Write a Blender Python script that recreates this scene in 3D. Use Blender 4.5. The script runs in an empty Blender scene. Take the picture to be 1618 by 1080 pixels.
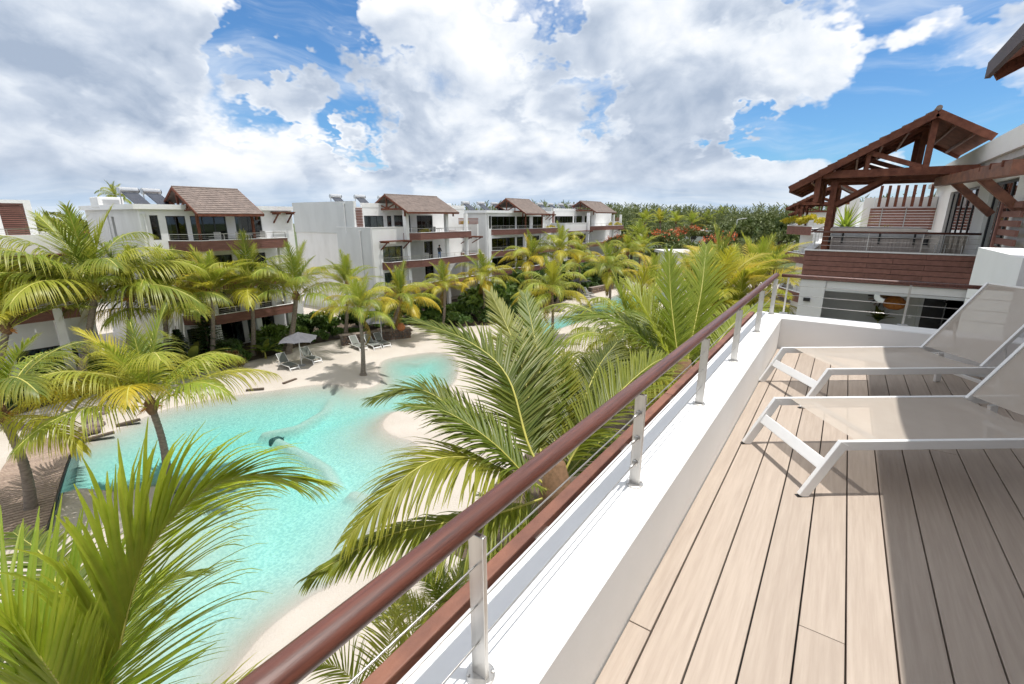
import bpy, math, random
import numpy as np
from mathutils import Vector, Matrix
R = math.radians
SC = bpy.context.scene
COL = SC.collection

# ------------------------------------------------------------------ camera
CAM = np.array([0.0, 0.0, 10.5]); DECK = 8.8
FPX, CX, CY, PITCH, YAW = 730.0, 813.0, 540.0, R(15.175), R(34.968)
cd = bpy.data.cameras.new('camera'); cam = bpy.data.objects.new('camera', cd); COL.objects.link(cam)
cam.location = CAM; cam.rotation_euler = (R(90) - PITCH, 0, YAW)
cd.sensor_width = 36; cd.lens = FPX / 1618 * 36; cd.shift_x = -4 / 1618
cd.clip_start = .05; cd.clip_end = 6000
SC.camera = cam
_fh = np.array([-math.sin(YAW), math.cos(YAW), 0]); _r = np.array([math.cos(YAW), math.sin(YAW), 0]); _u = np.array([0, 0, 1.])
_fw = _fh * math.cos(PITCH) - _u * math.sin(PITCH); _cu = _fh * math.sin(PITCH) + _u * math.cos(PITCH)
def ray(x, y):
    d = _fw * FPX + _r * (x - CX) - _cu * (y - CY); return d / np.linalg.norm(d)
def G(x, y, z=0.0):                       # where the sight line meets the level z
    d = ray(x, y); return CAM + d * ((z - CAM[2]) / d[2])
def PD(x, y, dep):                        # point at a forward distance
    d = ray(x, y); return CAM + d * (dep / d.dot(_fw))

# ------------------------------------------------------------------ sun, sky, exposure
SUNV = Vector((.18, .10, 1.0)).normalized()
sl = bpy.data.lights.new('sun', 'SUN'); so = bpy.data.objects.new('sun', sl); COL.objects.link(so)
sl.energy = 4.2; sl.angle = R(.53); sl.color = (1, .965, .91)
so.rotation_euler = SUNV.to_track_quat('Z', 'Y').to_euler(); so.location = (0, 0, 60)
SC.view_settings.view_transform = 'Standard'; SC.view_settings.look = 'None'
SC.view_settings.exposure = 0.12; SC.view_settings.gamma = 1.0
SC.cycles.max_bounces = 6; SC.cycles.transparent_max_bounces = 16; SC.cycles.diffuse_bounces = 3
SC.cycles.glossy_bounces = 3; SC.cycles.transmission_bounces = 4
SC.cycles.caustics_reflective = False; SC.cycles.caustics_refractive = False
SC.cycles.use_denoising = True; SC.cycles.use_adaptive_sampling = True; SC.cycles.adaptive_threshold = .025; SC.cycles.adaptive_min_samples = 12
SC.cycles.sample_clamp_indirect = 6

def build_world():
    w = bpy.data.worlds.new('World'); SC.world = w; w.use_nodes = True
    nt = w.node_tree; N = nt.nodes; N.clear(); L = nt.links.new
    def nd(t, **k):
        n = N.new(t)
        for a, b in k.items(): setattr(n, a, b)
        return n
    def val(s, v):
        if hasattr(v, 'is_linked') or isinstance(v, bpy.types.NodeSocket): L(v, s)
        else: s.default_value = v
    def M(op, a, b=None, c=None, clamp=False):
        n = nd('ShaderNodeMath', operation=op, use_clamp=clamp); val(n.inputs[0], a)
        if b is not None: val(n.inputs[1], b)
        if c is not None: val(n.inputs[2], c)
        return n.outputs[0]
    def VM(op, a, b):
        n = nd('ShaderNodeVectorMath', operation=op); val(n.inputs[0], a)
        if op == 'SCALE': val(n.inputs[3], b)
        else: val(n.inputs[1], b)
        return n.outputs[1] if op in ('DOT_PRODUCT',) else n.outputs[0]
    def noise(v, sc, det, rough=.55, dist=0.0):
        n = nd('ShaderNodeTexNoise'); val(n.inputs['Vector'], v); n.inputs['Scale'].default_value = sc
        n.inputs['Detail'].default_value = det; n.inputs['Roughness'].default_value = rough; n.inputs['Distortion'].default_value = dist
        return n
    def step(x, a, b):
        n = nd('ShaderNodeMapRange', interpolation_type='SMOOTHSTEP'); val(n.inputs[0], x)
        val(n.inputs[1], a); val(n.inputs[2], b); return n.outputs[0]
    def mix(f, a, b):
        n = nd('ShaderNodeMix', data_type='RGBA'); val(n.inputs[0], f); val(n.inputs[6], a); val(n.inputs[7], b); return n.outputs[2]
    sky = nd('ShaderNodeTexSky', sky_type='NISHITA'); sky.sun_disc = False
    sky.sun_elevation = math.asin(SUNV.z); sky.sun_rotation = math.atan2(SUNV.x, SUNV.y)
    sky.air_density = 1.0; sky.dust_density = .6; sky.ozone_density = 2.0
    tc = nd('ShaderNodeTexCoord'); d = tc.outputs['Generated']
    sep = nd('ShaderNodeSeparateXYZ'); L(d, sep.inputs[0]); z = sep.outputs[2]
    zz = M('MAXIMUM', z, 0.0)
    # direction space squeezed towards the horizon, so far clouds are flatter
    flat = nd('ShaderNodeCombineXYZ'); val(flat.inputs[0], sep.outputs[0]); val(flat.inputs[1], sep.outputs[1]); val(flat.inputs[2], M('MULTIPLY', M('POWER', zz, .85), 1.45))
    q = flat.outputs[0]
    wn = noise(q, 3.2, 2); warp = VM('SCALE', VM('SUBTRACT', wn.outputs[1], (.5, .5, .5)), .16)
    qw = VM('ADD', q, warp)
    def field(v, d1, d2):
        return M('ADD', noise(v, 2.2, d1, .5).outputs[0], M('MULTIPLY', noise(v, 6.5, d2, .62).outputs[0], .55))
    f0 = field(qw, 3, 6); f1 = field(VM('ADD', qw, (.014, .008, .060)), 2, 3); fine = noise(qw, 11, 5, .64).outputs[0]
    wn2 = VM('SCALE', VM('SUBTRACT', noise(q, 4.5, 5, .6).outputs[1], (.5, .5, .5)), .20); dw = VM('ADD', d, wn2)
    def blob(px, py, inner, outer, amt):
        return M('MULTIPLY', step(VM('DOT_PRODUCT', dw, tuple(ray(px, py))), math.cos(R(outer)), math.cos(R(inner))), amt)
    bias = .17
    for a in [(455, 60, 4, 14, -.66), (390, 140, 2, 10, -.44), (560, 90, 2, 9, -.34), (1430, 130, 5, 15, -.72), (1345, 215, 2, 10, -.42), (890, 0, 2, 9, -.40), (1470, 0, 2, 9, -.3),
              (130, 120, 6, 24, .16), (960, 200, 9, 26, .20), (1200, 170, 4, 12, .14), (1600, 40, 4, 12, .46), (760, 60, 3, 9, .16), (1270, 30, 1, 5, .2), (330, 245, 3, 10, .42), (555, 220, 5, 13, .62), (690, 200, 4, 12, .2), (200, 60, 4, 10, .2), (590, 205, 4, 10, .28)]:
        bias = M('ADD', blob(*a), bias)
    dens = M('ADD', M('ADD', f0, bias), M('MULTIPLY', M('SUBTRACT', fine, .5), .30))
    alpha = step(dens, .59, .95)
    # thin streaky veils in the gaps
    vq = VM('MULTIPLY', VM('ADD', q, VM('SCALE', warp, 1.5)), (1.0, 1.6, 4.5)); veil = M('MULTIPLY', step(noise(vq, 2.4, 5, .62).outputs[0], .44, .78), .55)
    lit = M('MULTIPLY', M('SUBTRACT', f0, f1), 3.0)
    shade = M('ADD', M('ADD', lit, .57), M('MULTIPLY', M('SUBTRACT', fine, .5), .45))
    shade = M('ADD', shade, M('MULTIPLY', step(dens, .85, 1.35), -.30))
    shade = M('ADD', shade, M('MULTIPLY', step(zz, .06, .50), .34))
    shade = M('ADD', shade, M('MULTIPLY', M('SUBTRACT', noise(q, 3.4, 4, .5).outputs[0], .5), 1.5), clamp=True)
    sh = nd('ShaderNodeValToRGB'); L(shade, sh.inputs[0]); cr = sh.color_ramp
    cr.elements[0].position = .0; cr.elements[0].color = (.38, .46, .59, 1)
    cr.elements[1].position = 1.0; cr.elements[1].color = (.97, .98, 1.0, 1)
    e = cr.elements.new(.38); e.color = (.57, .64, .75, 1)
    e = cr.elements.new(.68); e.color = (.78, .83, .90, 1)
    skyc = VM('SCALE', VM('MULTIPLY', sky.outputs[0], (.58, .93, 1.22)), .108)
    col = mix(veil, skyc, (.80, .87, .95, 1))
    col = mix(alpha, col, sh.outputs[0])
    hz = step(zz, .085, .0)
    lowc = mix(step(noise(VM('MULTIPLY', qw, (1, 1, 8)), 2.2, 4, .6).outputs[0], .38, .68), (.42, .57, .76, 1), (.74, .82, .90, 1))
    col = mix(M('MULTIPLY', hz, .9), col, lowc)
    bg = nd('ShaderNodeBackground'); L(col, bg.inputs[0]); bg.inputs[1].default_value = 1.0
    out = nd('ShaderNodeOutputWorld'); L(bg.outputs[0], out.inputs[0])
    w.cycles.sampling_method = 'MANUAL'; w.cycles.sample_map_resolution = 256
build_world()

# ------------------------------------------------------------------ materials
MATS = {}
def mat(name, c1, c2=None, scale=4.0, rough=.6, bump=0.0, bscale=None, stretch=(1, 1, 1), spec=.5, metal=0.0, objcol=False,
        trans=0.0, rnd=0.0, detail=6, attr=None, coat=0.0, contrast=(.35, .65), emit=None):
    if name in MATS: return MATS[name]
    m = bpy.data.materials.new(name); m.use_nodes = True; nt = m.node_tree; N = nt.nodes; L = nt.links.new
    b = N['Principled BSDF']; out = N['Material Output']
    b.inputs['Roughness'].default_value = rough; b.inputs['Specular IOR Level'].default_value = spec; b.inputs['Metallic'].default_value = metal
    if coat: b.inputs['Coat Weight'].default_value = coat; b.inputs['Coat Roughness'].default_value = .15
    tc = N.new('ShaderNodeTexCoord'); mp = N.new('ShaderNodeMapping'); mp.inputs['Scale'].default_value = stretch
    L(tc.outputs['Object'], mp.inputs[0]); vec = mp.outputs[0]
    oi = N.new('ShaderNodeObjectInfo')
    if rnd:
        va = N.new('ShaderNodeVectorMath'); va.operation = 'SCALE'; va.inputs[0].default_value = (37, 91, 53); L(oi.outputs['Random'], va.inputs[3])
        vb = N.new('ShaderNodeVectorMath'); vb.operation = 'ADD'; L(vec, vb.inputs[0]); L(va.outputs[0], vb.inputs[1]); vec = vb.outputs[0]
    nz = N.new('ShaderNodeTexNoise'); nz.inputs['Scale'].default_value = scale; nz.inputs['Detail'].default_value = detail; nz.inputs['Roughness'].default_value = .6
    L(vec, nz.inputs['Vector'])
    mr = N.new('ShaderNodeMapRange'); mr.inputs[1].default_value = contrast[0]; mr.inputs[2].default_value = contrast[1]; L(nz.outputs[0], mr.inputs[0])
    mx = N.new('ShaderNodeMix'); mx.data_type = 'RGBA'; mx.inputs[6].default_value = (*c1, 1); mx.inputs[7].default_value = (*(c2 or c1), 1); L(mr.outputs[0], mx.inputs[0])
    col = mx.outputs[2]
    if rnd:
        hs = N.new('ShaderNodeHueSaturation'); r2 = N.new('ShaderNodeMapRange'); r2.inputs[3].default_value = 1 - rnd; r2.inputs[4].default_value = 1 + rnd
        L(oi.outputs['Random'], r2.inputs[0]); L(r2.outputs[0], hs.inputs['Value']); L(col, hs.inputs['Color']); col = hs.outputs[0]
    if objcol:
        mm = N.new('ShaderNodeMix'); mm.data_type = 'RGBA'; mm.blend_type = 'MULTIPLY'; mm.inputs[0].default_value = 1; L(col, mm.inputs[6]); L(oi.outputs['Color'], mm.inputs[7]); col = mm.outputs[2]
    if attr:
        at = N.new('ShaderNodeAttribute'); at.attribute_name = 'tint'
        m3 = N.new('ShaderNodeMix'); m3.data_type = 'RGBA'; L(at.outputs['Fac'], m3.inputs[0]); L(col, m3.inputs[6]); m3.inputs[7].default_value = (*attr, 1); col = m3.outputs[2]
    L(col, b.inputs['Base Color'])
    if bump:
        n2 = N.new('ShaderNodeTexNoise'); n2.inputs['Scale'].default_value = bscale or scale * 4; n2.inputs['Detail'].default_value = 5; L(vec, n2.inputs['Vector'])
        bp = N.new('ShaderNodeBump'); bp.inputs['Strength'].default_value = bump; bp.inputs['Distance'].default_value = .02; L(n2.outputs[0], bp.inputs['Height']); L(bp.outputs[0], b.inputs['Normal'])
    if trans:
        t = N.new('ShaderNodeBsdfTranslucent'); L(col, t.inputs[0]); ms = N.new('ShaderNodeMixShader'); ms.inputs[0].default_value = trans
        L(b.outputs[0], ms.inputs[1]); L(t.outputs[0], ms.inputs[2]); L(ms.outputs[0], out.inputs[0])
    MATS[name] = m; return m

def glass_mat(name, tint, ior=1.45, rough=.02, mixk=1.0):
    if name in MATS: return MATS[name]
    m = bpy.data.materials.new(name); m.use_nodes = True; nt = m.node_tree; N = nt.nodes; L = nt.links.new; N.clear()
    out = N.new('ShaderNodeOutputMaterial'); t = N.new('ShaderNodeBsdfTransparent'); t.inputs[0].default_value = (*tint, 1)
    g = N.new('ShaderNodeBsdfGlossy'); g.inputs['Roughness'].default_value = rough; fr = N.new('ShaderNodeFresnel'); fr.inputs[0].default_value = ior
    mm = N.new('ShaderNodeMath'); mm.operation = 'MULTIPLY'; mm.inputs[1].default_value = mixk; mm.use_clamp = True; L(fr.outputs[0], mm.inputs[0])
    ms = N.new('ShaderNodeMixShader'); L(mm.outputs[0], ms.inputs[0]); L(t.outputs[0], ms.inputs[1]); L(g.outputs[0], ms.inputs[2]); L(ms.outputs[0], out.inputs[0])
    MATS[name] = m; return m

WHITE = mat('white_render', (.86, .86, .855), (.81, .81, .80), 1.3, .75, .03, 60, rnd=.0)
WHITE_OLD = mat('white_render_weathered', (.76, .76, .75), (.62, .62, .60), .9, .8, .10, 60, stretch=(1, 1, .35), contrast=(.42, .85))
GREY_SHADE = mat('grey_shade_render', (.60, .62, .62), (.52, .54, .54), .9, .8, .08, 60, stretch=(1, 1, .35), contrast=(.4, .8))  # grey tone with the shade of side walls turned from the sun built in
CLAD = mat('brown_cladding', (.25, .115, .09), (.19, .085, .066), 3, .7, .15, 30, stretch=(3, .4, 3), rnd=.14)
TIMBER = mat('red_timber', (.20, .078, .05), (.115, .044, .03), 5, .75, .25, 30, stretch=(1, .6, 1), rnd=.12, spec=.15)
TIMBERG = mat('weathered_timber', (.24, .10, .06), (.12, .05, .035), 6, .6, .3, 30, stretch=(1, .5, 1), rnd=.1)
TILE = mat('roof_shingle', (.225, .175, .15), (.15, .118, .102), 2.2, .8, .2, 25, rnd=.0)
RAILW = mat('varnished_handrail', (.150, .050, .032), (.060, .020, .014), 5, .42, .10, 60, stretch=(14, .5, 14), coat=.2, detail=9)
DECKM = mat('composite_decking', (.44, .365, .30), (.375, .305, .248), 3.0, .62, .10, 12, stretch=(16, .8, 1), rnd=.085, detail=9)
STEEL = mat('brushed_steel', (.62, .60, .57), (.50, .48, .45), 3, .32, .05, 60, stretch=(8, 8, .5), metal=.85)
PAINTW = mat('white_powdercoat', (.82, .82, .81), (.78, .78, .77), 3, .35)
DARKF = mat('dark_frame', (.025, .028, .032), (.035, .038, .042), 5, .4)
CURT = mat('curtain', (.55, .55, .53), (.36, .37, .37), 1.2, .85, stretch=(4, 9, .2), contrast=(.3, .7))
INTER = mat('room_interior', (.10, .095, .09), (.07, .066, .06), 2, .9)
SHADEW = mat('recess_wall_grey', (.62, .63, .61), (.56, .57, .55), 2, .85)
GLASS = glass_mat('window_glass', (.62, .68, .70), 1.5, .01, 1.3)
GLASSN = glass_mat('blue_window_glass', (.42, .52, .58), 1.6, .01, 1.5)
SOIL = mat('planting_soil', (.07, .05, .035), (.11, .08, .055), 2, .95, .5, 8)
GRASS = mat('grass_ground', (.05, .085, .022), (.085, .10, .035), .35, .95, .4, 3)
LEAF = mat('palm_leaf', (1, 1, 1), (.78, .84, .70), 9, .42, 0, spec=.5, objcol=True, trans=.52, attr=(.50, .43, .06))
RACH = mat('palm_rachis', (.50, .46, .10), (.40, .38, .09), 4, .45, objcol=False)
TRUNK = mat('palm_trunk', (.27, .22, .18), (.15, .12, .10), 5, .9, .6, 12, stretch=(1, 1, 3))
FIBRE = mat('palm_fibre', (.23, .13, .07), (.14, .08, .04), 12, .9, .4, 40)
FLOWER = mat('palm_flower', (.70, .24, .05), (.62, .34, .09), 12, .6)
SHRUB = mat('shrub_leaf', (1, 1, 1), (.55, .62, .5), 3, .42, objcol=True, trans=.18, attr=(.10, .15, .03))
CROWN = mat('tree_leaf', (1, 1, 1), (.6, .66, .55), .8, .55, objcol=True, trans=.2, attr=(.15, .17, .05))
BARK = mat('bark', (.16, .12, .09), (.09, .07, .055), 4, .9, .5, 14)
ORANGE = mat('orange_blossom', (.62, .17, .055), (.50, .11, .04), 2, .6, trans=.2)
YELLOW = mat('yellow_leaf', (.66, .52, .03), (.45, .44, .04), 3, .5, trans=.3)
UMB = mat('grey_parasol_cloth', (.135, .135, .15), (.115, .115, .13), 3, .85, trans=.06)
SLINGG = mat('grey_sling', (.19, .20, .18), (.15, .16, .145), 20, .8)
STONE = mat('lava_stone', (.32, .22, .16), (.15, .11, .09), 2.2, .9, .6, 14, rnd=.35)
ROCK = mat('boulder', (.17, .125, .11), (.085, .065, .06), 2.2, .85, .7, 8, rnd=.25)
BLACK = mat('black_plastic', (.015, .015, .016), None, 4, .45)
WOODB = mat('walkway_timber', (.34, .255, .20), (.25, .18, .14), 4, .7, .2, 20, stretch=(.5, 4, 1), rnd=.12)
TERRA = mat('terracotta', (.46, .17, .06), (.36, .13, .05), 5, .8)
WICKER = mat('wicker', (.52, .20, .03), (.36, .13, .02), 14, .6, .3, 60)
COVERG = mat('grey_cover', (.48, .48, .49), (.36, .36, .37), 3, .7, .3, 8)
TUBSIDE = mat('hot_tub_side', (.50, .43, .39), (.38, .32, .29), 2, .6, .2, 20, stretch=(14, 14, .3))
COVERB = mat('beige_cover', (.72, .64, .57), (.64, .57, .50), 4, .6)
SOLAR = mat('solar_collector', (.05, .055, .07), (.03, .035, .05), 3, .15)
TANK = mat('heater_tank', (.62, .63, .64), (.52, .53, .54), 3, .25, metal=.6)
CONC = mat('roof_concrete', (.60, .59, .57), (.45, .44, .42), 1.5, .9, .2, 20)
LAMPM = mat('galvanised', (.55, .56, .57), None, 3, .4, metal=.6)
CHAIRW = mat('outdoor_chair', (.62, .61, .58), (.5, .49, .47), 4, .6)
POTM = mat('grey_pot', (.33, .33, .33), (.25, .25, .25), 5, .8)

# ------------------------------------------------------------------ mesh helpers
class MB:
    def __init__(s): s.v = []; s.f = []; s.t = []
    def add(s, vs, fs, tint=None):
        o = len(s.v); s.v.extend([tuple(map(float, p)) for p in vs]); s.f.extend([tuple(i + o for i in f) for f in fs])
        if tint is not None: s.t.extend(tint if hasattr(tint, '__len__') else [tint] * len(vs))
        return s
    def box(s, x0, x1, y0, y1, z0, z1):
        return s.add([(x0, y0, z0), (x1, y0, z0), (x1, y1, z0), (x0, y1, z0), (x0, y0, z1), (x1, y0, z1), (x1, y1, z1), (x0, y1, z1)],
                     [(0, 3, 2, 1), (4, 5, 6, 7), (0, 1, 5, 4), (1, 2, 6, 5), (2, 3, 7, 6), (3, 0, 4, 7)])
    def beam(s, a, b, w, h, up=(0, 0, 1)):
        a = Vector(a); b = Vector(b); d = (b - a).normalized(); u = Vector(up)
        sd = d.cross(u)
        if sd.length < 1e-4: sd = d.cross(Vector((1, 0, 0)))
        sd.normalize(); u = sd.cross(d).normalized(); sd *= w / 2; u *= h / 2
        vs = [a - sd - u, a + sd - u, a + sd + u, a - sd + u, b - sd - u, b + sd - u, b + sd + u, b - sd + u]
        return s.add(vs, [(0, 1, 2, 3), (7, 6, 5, 4), (0, 4, 5, 1), (1, 5, 6, 2), (2, 6, 7, 3), (3, 7, 4, 0)])
    def tube(s, pts, r, n=8, ell=1.0, cap=True):
        P = [Vector(p) for p in pts]; k = len(P); rr = r if hasattr(r, '__len__') else [r] * k; vs = []; fs = []
        for i, p in enumerate(P):
            d = (P[min(i + 1, k - 1)] - P[max(i - 1, 0)]).normalized()
            ref = Vector((0, 0, 1)) if abs(d.z) < .95 else Vector((1, 0, 0))
            sd = d.cross(ref).normalized(); u = sd.cross(d).normalized()
            for j in range(n):
                a = 2 * math.pi * j / n; vs.append(p + sd * (math.cos(a) * rr[i]) + u * (math.sin(a) * rr[i] * ell))
        for i in range(k - 1):
            for j in range(n):
                a = i * n + j; b = i * n + (j + 1) % n; fs.append((a, b, b + n, a + n))
        if cap: fs.append(tuple(range(n - 1, -1, -1))); fs.append(tuple((k - 1) * n + j for j in range(n)))
        return s.add(vs, fs)
    def lathe(s, c, prof, n=16):                    # prof: (radius, z)
        vs = []; fs = []
        for r, z in prof:
            for j in range(n): a = 2 * math.pi * j / n; vs.append((c[0] + r * math.cos(a), c[1] + r * math.sin(a), c[2] + z))
        for i in range(len(prof) - 1):
            for j in range(n): a = i * n + j; b = i * n + (j + 1) % n; fs.append((a, b, b + n, a + n))
        fs.append(tuple(range(n - 1, -1, -1))); fs.append(tuple((len(prof) - 1) * n + j for j in range(n)))
        return s.add(vs, fs)
    def sweep(s, path, prof):                       # prof: (outward offset, z); path: list of (x,y); outward = right of travel
        k = len(path); m = len(prof); vs = []; fs = []
        P = [Vector((p[0], p[1])) for p in path]
        for i in range(k):
            d0 = (P[i] - P[i - 1]).normalized() if i else (P[1] - P[0]).normalized()
            d1 = (P[i + 1] - P[i]).normalized() if i < k - 1 else d0
            n0 = Vector((d0.y, -d0.x)); n1 = Vector((d1.y, -d1.x)); n = (n0 + n1).normalized(); n /= max(.3, n.dot(n0))
            for o, z in prof: vs.append((P[i].x + n.x * o, P[i].y + n.y * o, z))
        for i in range(k - 1):
            for j in range(m): a = i * m + j; b = i * m + (j + 1) % m; fs.append((a, a + m, b + m, b))
        fs.append(tuple(range(m))); fs.append(tuple((k - 1) * m + j for j in range(m - 1, -1, -1)))
        return s.add(vs, fs)
    def mesh(s, name, m, smooth=False, origin=(0, 0, 0)):
        me = bpy.data.meshes.new(name); ox, oy, oz = origin
        me.from_pydata([(x - ox, y - oy, z - oz) for x, y, z in s.v], [], s.f)
        if s.t and len(s.t) == len(s.v):
            at = me.attributes.new('tint', 'FLOAT', 'POINT'); at.data.foreach_set('value', np.clip(np.array(s.t, dtype=np.float32), 0, 1))
        me.materials.append(m)
        if smooth: me.polygons.foreach_set('use_smooth', [True] * len(me.polygons))
        me.update(); return me
    def build(s, name, m, parent=None, smooth=False, at=None):
        org = worg(parent) if parent else Vector(at if at is not None else (0, 0, 0))
        o = bpy.data.objects.new(name, s.mesh(name, m, smooth, org)); COL.objects.link(o)
        if parent: o.parent = parent
        else: o.location = org
        return o
def worg(o):
    v = Vector((0, 0, 0))
    while o: v += o.location; o = o.parent
    return v
def bevel(o, w=.004, seg=2):
    b = o.modifiers.new('edge', 'BEVEL'); b.width = w; b.segments = seg; b.limit_method = 'ANGLE'; return o
def tag(o, label, cat, group=None, kind=None):
    if label: o['label'] = label
    if cat: o['category'] = cat
    if group: o['group'] = group
    if kind: o['kind'] = kind
    return o
def struct(o): o['kind'] = 'structure'; return o
def stuff(o): o['kind'] = 'stuff'; return o
def thing(name, label, cat, loc=(0, 0, 0), group=None):
    o = bpy.data.objects.new(name, None); COL.objects.link(o); o.location = loc; o.empty_display_size = .2
    return tag(o, label, cat, group)
def inst(me, name, parent=None, loc=(0, 0, 0), rot=(0, 0, 0), sc=1.0, color=None):
    o = bpy.data.objects.new(name, me); COL.objects.link(o); o.parent = parent; o.location = loc; o.rotation_euler = rot
    o.scale = (sc, sc, sc) if not hasattr(sc, '__len__') else sc
    if color is not None: o.color = (*color, 1)
    return o
def copy_tree(o, parent=None, loc=None, rz=None, label=None):
    c = o.copy(); COL.objects.link(c); c.parent = parent
    if loc is not None: c.location = loc
    if rz is not None: c.rotation_euler = (0, 0, rz)
    if label: c['label'] = label
    for ch in o.children: copy_tree(ch, c)
    return c
def boxobj(name, m, parent, x0, x1, y0, y1, z0, z1): return MB().box(x0, x1, y0, y1, z0, z1).build(name, m, parent)

# ------------------------------------------------------------------ ground, beach, lagoon pool
struct(MB().add([(-900, -300, -2.8), (900, -300, -2.8), (900, 2500, -2.8), (-900, 2500, -2.8)], [(0, 1, 2, 3)]).build('ground', GRASS))
MAIN = [(82, 776), (100, 716), (126, 702), (160, 688), (212, 664), (262, 645), (330, 629), (400, 619), (445, 613), (495, 606), (535, 606), (562, 612), (586, 609),
        (599, 598), (596, 580), (606, 568), (640, 560), (680, 555), (716, 560), (728, 585), (712, 615), (692, 640), (660, 649), (622, 650), (606, 668), (622, 684), (660, 696), (672, 720), (650, 760),
        (625, 805), (590, 855), (540, 918), (490, 948), (430, 992), (395, 1035), (340, 1120), (240, 1250), (120, 1230), (100, 1060), (110, 945), (160, 915), (205, 880), (226, 845),
        (250, 800), (246, 770), (190, 775), (130, 770)]
FAR = [(838, 508), (876, 498), (905, 489), (930, 479), (958, 470), (990, 462), (1040, 455), (1075, 462), (1040, 478), (1000, 488), (950, 500), (905, 512), (880, 522), (866, 532), (880, 560), (884, 590), (872, 610),
       (856, 596), (850, 560), (838, 535)]
def poly_w(px): return np.array([G(x, y)[:2] for x, y in px])
def smooth_poly(P, n=4):
    out = []
    k = len(P)
    for i in range(k):
        p0, p1, p2, p3 = P[i - 1], P[i], P[(i + 1) % k], P[(i + 2) % k]
        for t in np.arange(n) / n:
            out.append(.5 * ((2 * p1) + (-p0 + p2) * t + (2 * p0 - 5 * p1 + 4 * p2 - p3) * t * t + (-p0 + 3 * p1 - 3 * p2 + p3) * t ** 3))
    return np.array(out)
POOLS = [smooth_poly(poly_w(MAIN)), smooth_poly(poly_w(FAR))]
def sdist(X, Y, P):                                      # >0 inside
    best = np.full(X.shape, 1e9); ins = np.zeros(X.shape, bool)
    for i in range(len(P)):
        ax, ay = P[i - 1]; bx, by = P[i]; dx, dy = bx - ax, by - ay
        t = np.clip(((X - ax) * dx + (Y - ay) * dy) / (dx * dx + dy * dy + 1e-12), 0, 1)
        best = np.minimum(best, (X - ax - t * dx) ** 2 + (Y - ay - t * dy) ** 2)
        c = ((ay > Y) != (by > Y)) & (X < (bx - ax) * (Y - ay) / (by - ay + 1e-12) + ax); ins ^= c
    d = np.sqrt(best); return np.where(ins, d, -d)
def pdist(X, Y, pts):
    best = np.full(X.shape, 1e9)
    for (ax, ay), (bx, by) in zip(pts[:-1], pts[1:]):
        dx, dy = bx - ax, by - ay; t = np.clip(((X - ax) * dx + (Y - ay) * dy) / (dx * dx + dy * dy), 0, 1)
        best = np.minimum(best, (X - ax - t * dx) ** 2 + (Y - ay - t * dy) ** 2)
    return np.sqrt(best)
def terrain():
    xs = np.concatenate([np.arange(-75, -40, 1.5), np.arange(-40, -3, .17), np.arange(-3, 40, 1.5)])
    ys = np.concatenate([np.arange(-30, -8, 1.2), np.arange(-8, 26, .17), np.arange(26, 74, .34), np.arange(74, 130, 2.5)])
    X, Y = np.meshgrid(xs, ys); D = np.full(X.shape, -1e9)
    for P in POOLS: D = np.maximum(D, sdist(X, Y, P))
    bl = G(80, 760); steep = np.exp(-((X - bl[0]) ** 2 + (Y - bl[1]) ** 2) / 9)
    depth = np.where(D > 0, -1.25 * (1 - np.exp(-np.maximum(D, 0) / (2.7 - 2.3 * steep))), np.minimum(.20, -D * .09))
    z = depth
    rng = np.random.RandomState(3)
    z = z + .02 * np.sin(X * 1.3 + Y * .7) + .015 * np.sin(X * .6 - Y * 1.9 + 1)
    # raised ledges on the pool floor
    for pts, w, top in [([(655, 600), (548, 612), (515, 655), (470, 680), (420, 690)], .35, -.42), ([(440, 700), (485, 725), (515, 745), (530, 768), (505, 775)], .32, -.45),
                        ([(620, 580), (660, 583), (690, 572)], .25, -.3), ([(560, 790), (580, 800)], .35, -.4)]:
        q = [tuple(G(a, b, -.8)[:2]) for a, b in pts]; dd = pdist(X, Y, q); k = np.exp(-(dd / w) ** 4)
        z = np.where(D > .3, z + k * np.maximum(0, (top - z)) * .8, z)
    z = z - np.where(D < -.3, 0, 0)
    ny, nx = X.shape
    idx = np.arange(ny * nx).reshape(ny, nx)
    f = np.stack([idx[:-1, :-1], idx[:-1, 1:], idx[1:, 1:], idx[1:, :-1]], -1).reshape(-1, 4)
    me = bpy.data.meshes.new('beach_sand'); V = np.stack([X, Y, z], -1).reshape(-1, 3)
    me.vertices.add(len(V)); me.vertices.foreach_set('co', V.astype(np.float32).ravel())
    me.loops.add(f.size); me.loops.foreach_set('vertex_index', f.astype(np.int32).ravel())
    me.polygons.add(len(f)); me.polygons.foreach_set('loop_start', (np.arange(len(f)) * 4).astype(np.int32)); me.polygons.foreach_set('loop_total', np.full(len(f), 4, np.int32))
    me.polygons.foreach_set('use_smooth', np.ones(len(f), bool)); me.update(calc_edges=True)
    me.materials.append(SANDM); o = bpy.data.objects.new('beach_sand', me); COL.objects.link(o); struct(o)
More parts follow.
